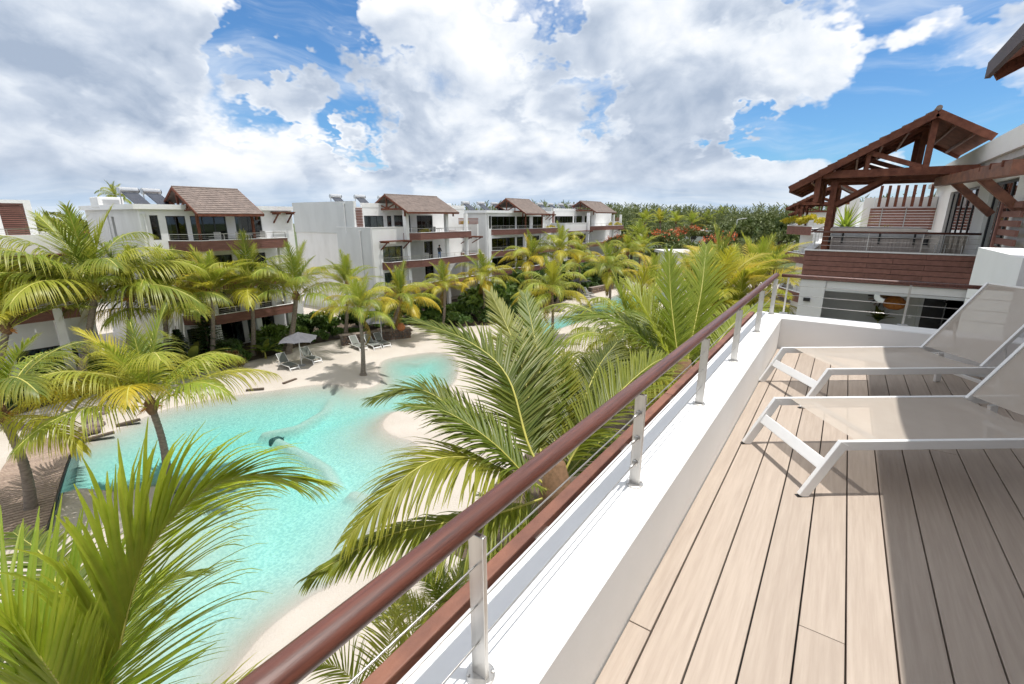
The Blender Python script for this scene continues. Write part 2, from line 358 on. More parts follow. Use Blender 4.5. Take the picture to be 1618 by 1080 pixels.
def sand_mat():
    m = bpy.data.materials.new('resin_sand'); m.use_nodes = True; nt = m.node_tree; N = nt.nodes; L = nt.links.new; b = N['Principled BSDF']
    tc = N.new('ShaderNodeTexCoord')
    def nz(s, d): n = N.new('ShaderNodeTexNoise'); n.inputs['Scale'].default_value = s; n.inputs['Detail'].default_value = d; L(tc.outputs['Object'], n.inputs[0]); return n.outputs[0]
    def mr(x, a, b_, c=0, d=1): n = N.new('ShaderNodeMapRange'); L(x, n.inputs[0]); n.inputs[1].default_value = a; n.inputs[2].default_value = b_; n.inputs[3].default_value = c; n.inputs[4].default_value = d; return n.outputs[0]
    def mix(f, a, c):
        n = N.new('ShaderNodeMix'); n.data_type = 'RGBA'; L(f, n.inputs[0])
        for i, s in ((6, a), (7, c)):
            if isinstance(s, tuple): n.inputs[i].default_value = (*s, 1)
            else: L(s, n.inputs[i])
        return n.outputs[2]
    dry = mix(mr(nz(.45, 6), .35, .68), (.475, .43, .378), (.41, .362, .31)); dry = mix(mr(nz(60, 3), .4, .62, 0, .35), dry, (.60, .55, .50))
    pool = mix(mr(nz(9, 8), .40, .60), (.72, .74, .70), (.50, .57, .56)); pool = mix(mr(nz(.6, 4), .35, .7, 0, .30), pool, (.60, .57, .50))  # pebble mottling, its contrast raised to imitate rippled light in the water
    ge = N.new('ShaderNodeNewGeometry'); sp = N.new('ShaderNodeSeparateXYZ'); L(ge.outputs[0], sp.inputs[0])
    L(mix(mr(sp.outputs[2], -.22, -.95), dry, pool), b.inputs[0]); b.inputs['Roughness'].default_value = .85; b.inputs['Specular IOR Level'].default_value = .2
    bp = N.new('ShaderNodeBump'); bp.inputs['Strength'].default_value = .42; bp.inputs['Distance'].default_value = .05; L(nz(11, 8), bp.inputs['Height']); L(bp.outputs[0], b.inputs['Normal'])
    return m
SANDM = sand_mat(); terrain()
def water_mat():
    m = bpy.data.materials.new('pool_water'); m.use_nodes = True; nt = m.node_tree; N = nt.nodes; L = nt.links.new; N.clear()
    out = N.new('ShaderNodeOutputMaterial'); t = N.new('ShaderNodeBsdfTransparent'); g = N.new('ShaderNodeBsdfGlossy'); g.inputs['Roughness'].default_value = .06
    fr = N.new('ShaderNodeFresnel'); fr.inputs[0].default_value = 1.33; ms = N.new('ShaderNodeMixShader'); L(fr.outputs[0], ms.inputs[0]); L(t.outputs[0], ms.inputs[1]); L(g.outputs[0], ms.inputs[2])
    tc = N.new('ShaderNodeTexCoord'); nz = N.new('ShaderNodeTexNoise'); nz.inputs['Scale'].default_value = 3.2; nz.inputs['Detail'].default_value = 5; nz.inputs['Roughness'].default_value = .6; nz.inputs['Distortion'].default_value = .6
    L(tc.outputs['Object'], nz.inputs[0]); bp = N.new('ShaderNodeBump'); bp.inputs['Strength'].default_value = .55; bp.inputs['Distance'].default_value = .05; L(nz.outputs[0], bp.inputs['Height'])
    L(bp.outputs[0], g.inputs['Normal']); L(bp.outputs[0], fr.inputs['Normal'])
    v = N.new('ShaderNodeVolumeAbsorption'); v.inputs[0].default_value = (.10, .815, .775, 1); v.inputs[1].default_value = .40
    L(ms.outputs[0], out.inputs[0]); L(v.outputs[0], out.inputs[1]); return m
struct(MB().box(-39, 3, -14, 72, -2.4, -.04).build('pool_water', water_mat()))

# ------------------------------------------------------------------ our terrace
ZT = DECK + .417                                          # top of the parapet
floor = struct(boxobj('terrace_floor', mat('deck_underlay', (.02, .018, .016)), None, -.60, 6.0, -3, 6.90, DECK - .22, DECK - .032))
def build_deck():
    P = .1693; x = -.425 - P; rnd = random.Random(5); k = 0
    jy = {0: [1.62], 1: [], 2: [4.9], 3: [], 4: [2.02], 5: [], 6: [1.83], 7: [], 8: [4.4], 9: [], 10: [5.2], 12: [3.6]}
    cache = {}
    while x < 5.7:
        a, b = max(x + .0035, -.523), x + P - .0035
        ys = [-2.9] + sorted(jy.get(k, [rnd.uniform(-1, 6)] if k > 12 else [])) + [6.868]
        for y0, y1 in zip(ys[:-1], ys[1:]):
            m = MB().box(a, b, y0 + .0015, y1 - .0015, DECK - .030, DECK + (0.003 if (k == 0 and y0 > 0) else 0))
            o = m.build('plank', DECKM, floor); bevel(o, .003, 2)
        x += P; k += 1
build_deck()
par = thing('terrace_parapet', 'white rendered parapet wall running along the edge of the near timber terrace', 'parapet', (-.7, 3, DECK - 1.2))
w = MB()
prof = [(-.165, DECK - 1.2), (.17, DECK - 1.2), (.17, ZT - .012), (.158, ZT), (-.153, ZT), (-.165, ZT - .012)]
w.sweep([(-.695, -3), (-.695, 7.06), (3.0, 7.06)][::-1], prof).build('wall', WHITE, par)
for y0, y1 in ((-3, .2), (.205, 3.4), (3.405, 7.3)):
    bevel(MB().box(-.965, -.905, y0, y1, ZT - .16, ZT - .03).build('fascia_board', TIMBERG, par), .006)
for y in np.arange(-.4, 7.2, .95):
    MB().box(-.905, -.8655, y - .05, y + .05, ZT - .085, ZT - .06).build('bracket', STEEL, par)
for k in range(4): bevel(boxobj('cladding_board', CLAD, par, -.945, -.90, -3, 7.3, ZT - .34 - k * .172, ZT - .175 - k * .172), .004)
# railing
rl = thing('terrace_railing', 'stainless post and cable railing with varnished red wood handrail on the white parapet', 'railing', (-.69, 3, ZT))
def arc_handrail():
    zc = ZT + .518
    hb = MB().tube([(-.69, y, zc) for y in np.linspace(-2.5, 7.20, 40)], .0345, 20, .85); hb.build('handrail', RAILW, rl, True)
    hb = MB().tube([(x, 7.245, zc - .004) for x in np.linspace(-.63, 1.60, 12)], .026, 16, .9); hb.build('handrail', RAILW, rl, True)
arc_handrail()
POSTY = [-.43, .795, 2.005, 3.25, 4.488, 5.845, 7.08]
CZ = [ZT + .125, ZT + .255, ZT + .385]
for i, y in enumerate(POSTY):
    p = bevel(MB().box(-.702, -.650, y - .008, y + .008, ZT + .008, ZT + .480).build('post', STEEL, rl), .003)
    MB().lathe((-.676, y, ZT), [(.042, 0), (.042, .007), (.038, .009)], 20).build('base_plate', STEEL, p)
    for sx in (-.028, .028): MB().lathe((-.676 + sx * .9, y + sx * .9, ZT + .009), [(.006, 0), (.006, .003), (.003, .004)], 8).build('bolt', STEEL, p)
    if i in (2,):
        for z in CZ: MB().tube([(-.677, y - .008, z), (-.677, y - .075, z)], [.009, .006], 8).tube([(-.677, y - .009, z), (-.677, y - .013, z)], .014, 12).build('cable_fitting', STEEL, p, True)
for z in CZ: MB().tube([(-.677, y, z) for y in (-2.5, 1, 4, 7.07)], .0028, 6).build('cable', STEEL, rl, True)
for x in (-.546, .73):
    p = MB().beam((x, 7.24, ZT + .004), (x, 7.24, ZT + .490), .022, .022, (0, 1, 0)).build('post', STEEL, rl)
    MB().box(x - .05, x + .05, 7.205, 7.275, ZT + .001, ZT + .008).build('base_plate', STEEL, p)
for z in CZ: MB().tube([(-.676, 7.24, z), (1.6, 7.24, z)], .004, 6).build('cable', STEEL, rl, True)

# sun loungers on the terrace
SLING = None
def sling_mat():
    m = bpy.data.materials.new('beige_mesh_sling'); m.use_nodes = True; nt = m.node_tree; N = nt.nodes; L = nt.links.new; b = N['Principled BSDF']; out = N['Material Output']
    b.inputs['Roughness'].default_value = .75
    tc = N.new('ShaderNodeTexCoord'); nz = N.new('ShaderNodeTexNoise'); nz.inputs['Scale'].default_value = 5; nz.inputs['Detail'].default_value = 6; L(tc.outputs['Object'], nz.inputs[0])
    mx = N.new('ShaderNodeMix'); mx.data_type = 'RGBA'; L(nz.outputs[0], mx.inputs[0]); mx.inputs[6].default_value = (.42, .36, .30, 1); mx.inputs[7].default_value = (.50, .44, .375, 1); L(mx.outputs[2], b.inputs[0])
    t = N.new('ShaderNodeBsdfTransparent'); ms = N.new('ShaderNodeMixShader'); ms.inputs[0].default_value = .26; L(b.outputs[0], ms.inputs[1]); L(t.outputs[0], ms.inputs[2]); L(ms.outputs[0], out.inputs[0])
    return m
SLING = sling_mat()
def terrace_lounger(label, front, ang, z0=DECK, W=.70, hinge=1.44, back=.86, bang=52, seat=.38, tot=2.05, slm=None, scale=1.0):
    """built along +x from the foot end, then turned"""
    t = thing('sun_lounger', label, 'sun lounger', (front[0], front[1], z0)); h = W / 2; S = seat; slm = slm or SLING
    loc = Vector((0, 0, 0))
    def part(name, mb, m, parent=t, bev=.004, smooth=False):
        me = mb.mesh(name, m, smooth); o = bpy.data.objects.new(name, me); COL.objects.link(o); o.parent = parent
        if bev: bevel(o, bev)
        return o
    for s in (-1, 1):
        part('side_rail', MB().beam((-.012, s * h, S - .030), (tot - .16, s * h, S - .030), .028, .060), PAINTW)
        part('leg', MB().beam((-.19, s * h, 0.0), (.012, s * h, S - .012), .030, .062, (1, 0, 0)), PAINTW)
        part('leg', MB().beam((tot - .36, s * (h - .04), .003), (tot - .40, s * (h - .04), S - .06), .030, .060, (1, 0, 0)), PAINTW)
        part('foot_glide', MB().box(-.225, -.155, s * h - .016, s * h + .016, -.0005, .004), BLACK, bev=0)
    part('crossbar', MB().beam((-.085, -h + .015, S * .56), (-.085, h - .015, S * .56), .020, .075, (.5, 0, .85)), PAINTW)
    part('crossbar', MB().beam((tot - .42, -h + .03, S * .45), (tot - .42, h - .03, S * .45), .03, .03), PAINTW)
    part('crossbar', MB().beam((.30, -h + .015, S - .055), (.30, h - .015, S - .055), .045, .02), PAINTW)
    part('crossbar', MB().beam((hinge - .05, -h + .015, S - .06), (hinge - .05, h - .015, S - .06), .03, .03), PAINTW)
    # seat sling, gently hollow
    v = []; f = []; nx, ny = 16, 10
    for i in range(nx + 1):
        for j in range(ny + 1):
            x = .10 * (1 - abs(0)) + (hinge - .115) * i / nx; y = -(h - .014) + (W - .028) * j / ny
            v.append((x, y, S - .006 - .018 * math.sin(math.pi * j / ny) * min(1, 4 * i / nx + .3)))
    for i in range(nx):
        for j in range(ny): a = i * (ny + 1) + j; f.append((a, a + ny + 1, a + ny + 2, a + 1))
    part('seat_sling', MB().add(v, f), slm, bev=0, smooth=True)
    ca, sa = math.cos(R(bang)), math.sin(R(bang))
    br = MB()
    bf = bpy.data.objects.new('backrest', None); COL.objects.link(bf); bf.parent = t
    for s in (-1, 1):
        part('backrest_rail', MB().beam((hinge, s * (h - .036), S - .012), (hinge + back * ca, s * (h - .036), S - .012 + back * sa), .024, .038, (0, 0, 1)), PAINTW, bf)
        part('prop', MB().beam((hinge + .36 * ca, s * (h - .10), S + .36 * sa - .02), (hinge + .30, s * (h - .10), S - .05), .016, .016), PAINTW, bf, 0)
    part('backrest_rail', MB().beam((hinge + back * ca, -h + .03, S - .012 + back * sa), (hinge + back * ca, h - .03, S - .012 + back * sa), .024, .03, (0, 0, 1)), PAINTW, bf)
    v = []; f = []
    for i in range(nx + 1):
        for j in range(ny + 1):
            k = .02 + (back - .03) * i / nx; y = -(h - .05) + (W - .10) * j / ny; sg = .02 * math.sin(math.pi * j / ny) * math.sin(math.pi * i / nx)
            v.append((hinge + k * ca + sg * sa, y, S + .004 + k * sa - sg * ca))
    for i in range(nx):
        for j in range(ny): a = i * (ny + 1) + j; f.append((a, a + ny + 1, a + ny + 2, a + 1))
    part('backrest_sling', MB().add(v, f), slm, bf, 0, True)
    t.rotation_euler = (0, 0, ang); t.scale = (scale,) * 3
    return t
AXL = R(36.3)
terrace_lounger('white framed beige sling sun lounger nearest the camera on the terrace', (-.037, 3.53), AXL)
terrace_lounger('white framed beige sling sun lounger beside the far corner of the terrace parapet', (-.148, 5.15), AXL)
# wing wall at the far end of the terrace and our own roof
wing = MB().box(1.61, 4.5, 7.30, 9.5, DECK - 5, DECK + 1.27).build('wing_wall', WHITE, None, at=(1.6, 7.3, DECK - 5))
tag(wing, 'plain white wing wall behind the backrests of the terrace loungers', 'wall')
oh = thing('terrace_house', 'near white apartment house whose brown roof eave shows at the top right corner', 'house', (3, 2, 0))
def our_house():
    boxobj('wall', WHITE, oh, -.80, 12, -6, 6.895, 0, DECK - 1.2)
    boxobj('wall', WHITE, oh, -.80, 12, 6.90, 7.22, 0, DECK - 1.2)
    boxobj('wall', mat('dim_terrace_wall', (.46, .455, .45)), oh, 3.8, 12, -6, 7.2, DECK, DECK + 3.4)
    ex, ez = 1.09, DECK + 3.46; slope = math.tan(R(30))
    rx = ex + 4.2; rz = ez + 4.2 * slope
    for nm, m, th, off, y1 in (('roof_lining', TIMBER, .05, -.10, 7.9), ('roof_covering', TILE, .07, 0, 8.06)):
        MB().add([(ex, -6, ez + off), (rx, -6, rz + off), (rx, y1, rz + off), (ex, y1, ez + off), (ex, -6, ez + off - th), (rx, -6, rz + off - th), (rx, y1, rz + off - th), (ex, y1, ez + off - th)],
                 [(3, 2, 1, 0), (4, 5, 6, 7), (0, 1, 5, 4), (1, 2, 6, 5), (2, 3, 7, 6), (3, 0, 4, 7)]).build(nm, m, oh)
    MB().beam((ex + .01, 7.98, ez - .17), (rx, 7.98, rz - .17), .06, .20).build('verge_board', TIMBER, oh)
    MB().beam((ex - .02, -6, ez - .13), (ex - .02, 8.03, ez - .13), .05, .17).build('eave_board', mat('dark_eave', (.06, .03, .03), (.04, .02, .02), 5, .6), oh)
    for y in (7.6, 5.2, 2.8): MB().beam((ex + .45, y, ez - .12), (ex + 3.2, y, ez - .12), .09, .20).build('tie_beam', TIMBER, oh)
    for k in range(5): MB().beam((ex + .3 + k * .8, -6, ez + (.3 + k * .8) * slope - .19), (ex + .3 + k * .8, 7.9, ez + (.3 + k * .8) * slope - .19), .06, .10).build('purlin', TIMBER, oh)
our_house()

# ------------------------------------------------------------------ building kit
def wall_y(x0, x1, y0, y1, z0, z1, ops=()):                # wall lying along y, with openings (y0,y1,z0,z1)
    m = MB(); ys = sorted({y0, y1, *[o[0] for o in ops], *[o[1] for o in ops]}); ys = [y for y in ys if y0 <= y <= y1]
    for a, b in zip(ys[:-1], ys[1:]):
        c = (a + b) / 2; holes = sorted([(o[2], o[3]) for o in ops if o[0] < c < o[1]]); z = z0
        for h0, h1 in holes:
            if h0 > z: m.box(x0, x1, a, b, z, h0)
            z = max(z, h1)
        if z < z1: m.box(x0, x1, a, b, z, z1)
    return m
def wall_x(y0, y1, x0, x1, z0, z1, ops=()):
    m = wall_y(y0, y1, x0, x1, z0, z1, ops); m.v = [(b, a, c) for a, b, c in m.v]; m.f = [f[::-1] for f in m.f]; return m
def window(parent, x, y0, y1, z0, z1, n=3, curtain=None, side=1, fr=.07, gl=None, rnd=None):
    """glazed opening facing +x (side 1) or -x; frame > pane, curtain"""
    m = MB(); d = .06
    m.box(x - d, x, y0, y1, z1 - fr, z1); m.box(x - d, x, y0, y1, z0, z0 + fr)
    step = (y1 - y0) / n
    for k in range(n + 1):
        yc = min(max(y0 + k * step, y0 + fr / 2), y1 - fr / 2); m.box(x - d + .002, x - .002, yc - fr / 2, yc + fr / 2, z0 + fr, z1 - fr)
    w = m.build('window', DARKF, parent)
    for k in range(n):
        a, b = y0 + k * step + fr / 2, y0 + (k + 1) * step - fr / 2
        MB().box(x - d / 2 - .006, x - d / 2 + .006, a, b, z0 + fr, z1 - fr).build('pane', gl or GLASS, w)
    for (a, b) in (curtain or []):
        v = []; f = []; k = 22; xx = x - side * .22
        for i in range(k + 1):
            y = a + (b - a) * i / k; o = .035 * math.sin(i * 1.9)
            v += [(xx + o, y, z0 + .03), (xx + o, y, z1 - .05)]
        for i in range(k): f.append((2 * i, 2 * i + 2, 2 * i + 3, 2 * i + 1))
        MB().add(v, f).build('curtain', CURT, w)
    return w
def groove_prof(z0, z1, n, t=.06):
    p = [(-t, z0), (0, z0)]; h = (z1 - z0) / n
    for k in range(1, n): z = z0 + k * h; p += [(0, z - .012), (-.018, z - .008), (-.018, z + .008), (0, z + .012)]
    return p + [(0, z1), (-t, z1)]
def fascia(parent, path, z0, z1, n=5):
    f = MB().sweep(path, groove_prof(z0, z1, n)).build('balcony_fascia', CLAD, parent)
    MB().sweep(path, [(-.14, z1 + .002), (.025, z1 + .002), (.025, z1 + .045), (-.14, z1 + .045)]).build('capping', WHITE, f)
    return f
def railing(parent, path, z, h=.5, step=1.3):
    m = MB(); P = [Vector((a, b, z)) for a, b in path]
    for a, b in zip(P[:-1], P[1:]):
        n = max(1, int((b - a).length / step))
        for k in range(n + 1):
            q = a.lerp(b, k / n); m.beam(q, q + Vector((0, 0, h)), .04, .02)
        m.beam(a + Vector((0, 0, h)), b + Vector((0, 0, h)), .06, .04)
        for c in (.15, .30): m.beam(a + Vector((0, 0, h * c * 2)), b + Vector((0, 0, h * c * 2)), .012, .012)
    return m.build('railing', STEEL, parent)
def tiles(parent, p0, p1, q0, nr, nt, th=.03, seed=1):
    """shingle courses on the slope p0-p1 (eave) up to q0 (ridge, same length); joined: too many to part"""
    rnd = random.Random(seed); m = MB(); p0, p1, q0 = Vector(p0), Vector(p1), Vector(q0); e = p1 - p0; up = q0 - p0; nrm = e.cross(up).normalized()
    if nrm.z < 0: nrm = -nrm
    for r in range(nr):
        off = (r % 2) * .5
        for t in range(-1, nt):
            a = (t + off + .015) / nt; b = (t + 1 + off - .015) / nt; a = max(a, 0); b = min(b, 1)
            if b - a < .004: continue
            j = rnd.uniform(0, .012); l0 = r / nr; l1 = min((r + 1.06) / nr, 1.0)
            c = [p0 + e * a + up * l0, p0 + e * b + up * l0, p0 + e * b + up * l1, p0 + e * a + up * l1]
            lo = nrm * (th + j); hi = nrm * .004
            m.add([c[0] + lo, c[1] + lo, c[2] + hi, c[3] + hi, c[0] + nrm * .001, c[1] + nrm * .001], [(0, 1, 2, 3), (4, 5, 1, 0), (0, 3, 4), (1, 5, 2)])
    return stuff(m.build('roof_shingles', TILE, parent))
def slab(pts, th):                                            # sloped plate from four top corners
    p = [Vector(q) for q in pts]; d = Vector((0, 0, -th)); v = p + [q + d for q in p]
    return MB().add(v, [(0, 1, 2, 3), (7, 6, 5, 4), (0, 4, 5, 1), (1, 5, 6, 2), (2, 6, 7, 3), (3, 7, 4, 0)])
def gable_roof(parent, xe, xr, xb, ze, zr, y0, y1, seed, nr=13, tw=.36, tim=TIMBER, tile_back=False, rafters=True, posts=(), postz=8.8, trussn=2):
    s = 1 if xe > xr else -1; zb = zr - abs(xb - xr) * (zr - ze) / abs(xe - xr)
    rf = slab([(xe, y0, ze), (xe, y1, ze), (xr, y1, zr), (xr, y0, zr)], .10).build('roof', TIMBER, parent)
    slab([(xr, y0, zr), (xr, y1, zr), (xb, y1, zb), (xb, y0, zb)], .10).build('roof_back_slope', TILE if not tile_back else TIMBER, parent)
    tiles(rf, (xe + s * .04, y0, ze - .02), (xe + s * .04, y1, ze - .02), (xr, y0, zr), nr, max(4, int((y1 - y0) / tw)), seed=seed)
    MB().tube([(xr, y0 - .02, zr + .01), (xr, y1 + .02, zr + .01)], .07, 8).build('ridge_cap', TILE, rf)
    for y in (y0 - .03, y1 + .03):
        MB().beam((xe + s * .05, y, ze - .11), (xr, y, zr - .11), .06, .18).build('verge_board', tim, parent)
        MB().beam((xb, y, zb - .11), (xr, y, zr - .11), .06, .18).build('verge_board', tim, parent)
    MB().beam((xe + s * .03, y0, ze - .12), (xe + s * .03, y1, ze - .12), .05, .16).build('eave_board', tim, parent)
    tz = ze + .28; xa = xe - s * .75; k = (zr - ze) / abs(xe - xr)
    for i in range(trussn):
        y = y0 + .22 + i * (y1 - y0 - .44) / max(1, trussn - 1)
        MB().beam((xa, y, tz), (xb + s * .1, y, tz), .12, .20).build('tie_beam', tim, parent)
        MB().beam((xr, y, tz), (xr, y, zr - .18), .14, .14).build('king_post', tim, parent)
        for q in (1, -1):
            xx = xr + q * abs(xe - xr) * .42; zz = zr - abs(xx - xr) * k - .2
            if (xx - xb) * s < .1: continue
            MB().beam((xr + q * .08, y, tz + .1), (xx, y, zz), .11, .12).build('strut', tim, parent)
            MB().beam((xx, y, tz), (xx, y, zz), .10, .10).build('queen_post', tim, parent)
        MB().beam((xa + s * .1, y, tz - .05), (xa + s * .1, y, tz - .75), .14, .14).build('hanger', tim, parent)
    if rafters:
        n = max(3, int((y1 - y0) / 1.1))
        for i in range(n):
            y = y0 + .5 + (y1 - y0 - 1) * i / (n - 1); MB().beam((xe, y, ze - .16), (xr, y, zr - .16), .07, .12).build('rafter', tim, parent)
    for (px_, py_) in posts: MB().beam((px_, py_, postz), (px_, py_, ze + .1), .16, .16, (0, 1, 0)).build('post', tim, parent)
    return rf
HEATER = []
def heater(label, x, y, z, rz):
    grp = 'solar water heaters on the flat roofs'
    if not HEATER:
        t = thing('solar_water_heater', label, 'water heater', (x, y, z), grp); t.rotation_euler = (0, 0, rz)
        def p(n, mb, m, sm=False): o = bpy.data.objects.new(n, mb.mesh(n, m, sm)); COL.objects.link(o); o.parent = t
        p('tank', MB().tube([(-.62, 0, 1.15), (-.60, 0, 1.15), (.60, 0, 1.15), (.62, 0, 1.15)], [.20, .24, .24, .20], 18), TANK)
        p('tank_end', MB().tube([(.62, 0, 1.15), (.70, 0, 1.15)], [.22, .17], 16), BLACK)
        p('collector', slab([(-.5, -.25, 1.0), (.5, -.25, 1.0), (.5, -1.6, .2), (-.5, -1.6, .2)], .08), SOLAR)
        fr = MB()
        for sx in (-.5, .5): fr.beam((sx, .1, 0), (sx, .05, 1.0), .05, .05); fr.beam((sx, .1, .02), (sx, -1.6, .02), .05, .05); fr.beam((sx, -1.55, 0), (sx, -1.55, .15), .05, .05)
        p('stand', fr, LAMPM); HEATER.append(t); return t
    return copy_tree(HEATER[0], None, (x, y, z), rz, label)
def patio_chair(label, x, y, z, rz, group='balcony furniture on the opposite apartments', m=None):
    t = thing('patio_chair', label, 'chair', (x, y, z), group); t.rotation_euler = (0, 0, rz); m = m or CHAIRW
    def p(n, mb): o = bpy.data.objects.new(n, mb.mesh(n, m)); COL.objects.link(o); o.parent = t
    p('seat', MB().box(-.28, .28, -.28, .28, .36, .44)); p('backrest', slab([(-.28, .24, .95), (.28, .24, .95), (.28, .32, .95), (-.28, .32, .95)], .52))
    for sx in (-.25, .25):
        for sy in (-.25, .25): p('leg', MB().box(sx - .025, sx + .025, sy - .025, sy + .025, 0, .36))
        p('armrest', MB().box(sx - .03, sx + .03, -.27, .27, .60, .64))
    return t
def patio_table(label, x, y, z, r=.5, group='balcony furniture on the opposite apartments'):
    t = thing('patio_table', label, 'table', (x, y, z), group)
    MB().lathe((x, y, z + .70), [(r, 0), (r, .04)], 20).build('table_top', CHAIRW, t)
    for a in range(4): MB().beam((x + .3 * math.cos(a * 1.57 + .78), y + .3 * math.sin(a * 1.57 + .78), z), (x + .26 * math.cos(a * 1.57 + .78), y + .26 * math.sin(a * 1.57 + .78), z + .70), .04, .04).build('leg', CHAIRW, t)
    return t
def pergola(parent, x0, x1, y0, y1, z, n=8, tim=TIMBER):
    for y in (y0, y1):
        MB().beam((x0, y, z), (x1, y, z), .09, .14).build('pergola_beam', tim, parent)
        MB().beam((x0, y, z - .75), (x1 - .35 * (1 if x1 > x0 else -1), y, z - .06), .09, .10).build('brace', tim, parent)
    for k in range(n): x = x0 + (x1 - x0) * (k + .5) / n; MB().beam((x, y0 - .2, z + .11), (x, y1 + .2, z + .11), .06, .08).build('pergola_slat', tim, parent)
def louvre(parent, axis, c, a0, a1, z0, z1, n, tim=CLAD):
    for k in range(n):
        z = z0 + (z1 - z0) * (k + .5) / n; h = (z1 - z0) / n * .66
        (MB().box(c - .02, c + .02, a0, a1, z - h / 2, z + h / 2) if axis == 'x' else MB().box(a0, a1, c - .02, c + .02, z - h / 2, z + h / 2)).build('louvre_slat', tim, parent)
def downpipe(parent, x, y, z0, z1):
    MB().tube([(x, y, z0), (x, y, z1)], .05, 8).tube([(x, y, z1), (x, y, z1 + .22)], [.06, .13], 8).build('downpipe', WHITE, parent)

FZ = [(8.05, 8.80), (5.15, 5.90), (2.58, 3.30)]               # balcony fascias, top floor first
def shell(t, xf, xb, y0, y1, ztop, wallm=WHITE, fops=(), sops=()):
    wall_y(xf - .25, xf, y0, y1, 0, ztop, fops).build('wall', wallm, t)
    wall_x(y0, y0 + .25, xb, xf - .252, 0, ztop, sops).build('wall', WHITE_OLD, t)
    boxobj('wall', wallm, t, xb, xf - .252, y1 - .25, y1, 0, ztop); boxobj('wall', wallm, t, xb, xb + .25, y0 + .252, y1 - .252, 0, ztop)
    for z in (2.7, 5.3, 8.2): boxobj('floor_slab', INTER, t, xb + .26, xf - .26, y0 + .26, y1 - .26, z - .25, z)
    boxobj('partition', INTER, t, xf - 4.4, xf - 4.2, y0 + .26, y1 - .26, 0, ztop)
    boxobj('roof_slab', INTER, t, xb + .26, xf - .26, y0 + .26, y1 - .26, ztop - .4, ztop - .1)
def building_A(label, y0, y1, yf0, yc, yf1, yg0, yg1, seed, ze=10.72, zr=12.62, fr=1.0):
    t = thing('apartment_house', label, 'house', (-44, (y0 + y1) / 2, 0), 'white apartment houses across the lagoon')
    xf, xb = -40.0, -52.0; L = yf1 - yc
    g = [(yf0 + .1, yc + .05, 8.45, 10.55), (yc + .35, yc + .35 + L * .38, 8.45, 10.55), (yc + .5 + L * .46, yc + .5 + L * .78, 8.45, 10.55)]
    ops = list(g) + [(y0 + .55, y0 + 1.05, 8.9, 10.6)]
    for z0, z1 in ((5.5, 7.6), (2.9, 4.9), (.3, 2.2)): ops += [(yf0 + .1, yc, z0, z1), (yc + .4, yc + .4 + L * .38, z0, z1), (yc + L * .5, yc + L * .85, z0, z1)]
    shell(t, xf, xb, y0, y1, 11.0, WHITE, ops, [(-45.9, -45.3, 9.0, 10.5)])
    rnd = random.Random(seed)
    for i, (a, b, c, d) in enumerate(ops):
        w = b - a; n = 1 if w < .8 else max(2, int(w / (.75 * fr))); cu = []
        if n > 1 and rnd.random() < .75: cu = [(a + .05, a + w * rnd.uniform(.15, .42))] + ([(b - w * .2, b - .05)] if rnd.random() < .5 else [])
        window(t, xf - .08, a, b, c, d, n, cu)
    m = MB().sweep([(xb, y0 - .35), (xf + .3, y0 - .35), (xf + .3, y1)][0:3], [(-.5, 11.0), (0, 11.0), (0, 11.34), (-.5, 11.34)]); m.build('roof_parapet', WHITE, t)
    boxobj('roof_deck', CONC, t, xb, xf - .15, y0 + .2, y1, 11.002, 11.2)
    path = [(xf, yf0), (-38, yc), (-38, yf1), (xf, yf1 + .01)]
    for z0, z1 in FZ:
        fascia(t, path, z0, z1)
        MB().add([(xf + .002, yf0 + .05, z0 + .12), (-38.07, yc + .05, z0 + .12), (-38.07, yf1 - .07, z0 + .12), (xf + .002, yf1 - .07, z0 + .12), (xf + .002, yf0 + .05, z0 + .34), (-38.07, yc + .05, z0 + .34), (-38.07, yf1 - .07, z0 + .34), (xf + .002, yf1 - .07, z0 + .34)],
                 [(0, 3, 2, 1), (4, 5, 6, 7), (0, 1, 5, 4), (1, 2, 6, 5), (2, 3, 7, 6), (3, 0, 4, 7)]).build('balcony_slab', WHITE, t)
        railing(t, [(xf + .05, yf0 + .12), (-38.1, yc + .1), (-38.1, yf1 - .1), (xf + .05, yf1 - .1)], z1 + .045, .42)
    for yy in (yc + .15, yc + L * .5, yf1 - .6): boxobj('column', WHITE, t, -38.75, -38.35, yy, yy + .4, 0, 8.05)
    gable_roof(t, -37.5, -41.0, -42.9, ze, zr, yg0, yg1, seed, posts=[(-38.3, yc + .15), (-38.3, yg1 - .5)])
    pergola(t, xf, xf + 1.2, y1 - 1.7, y1 - .5, 10.75, 5)
    downpipe(t, xf + .07, y0 + .25, 0, 10.5); downpipe(t, xf - 6.5, y0 - .07, 0, 10.5)
    return t
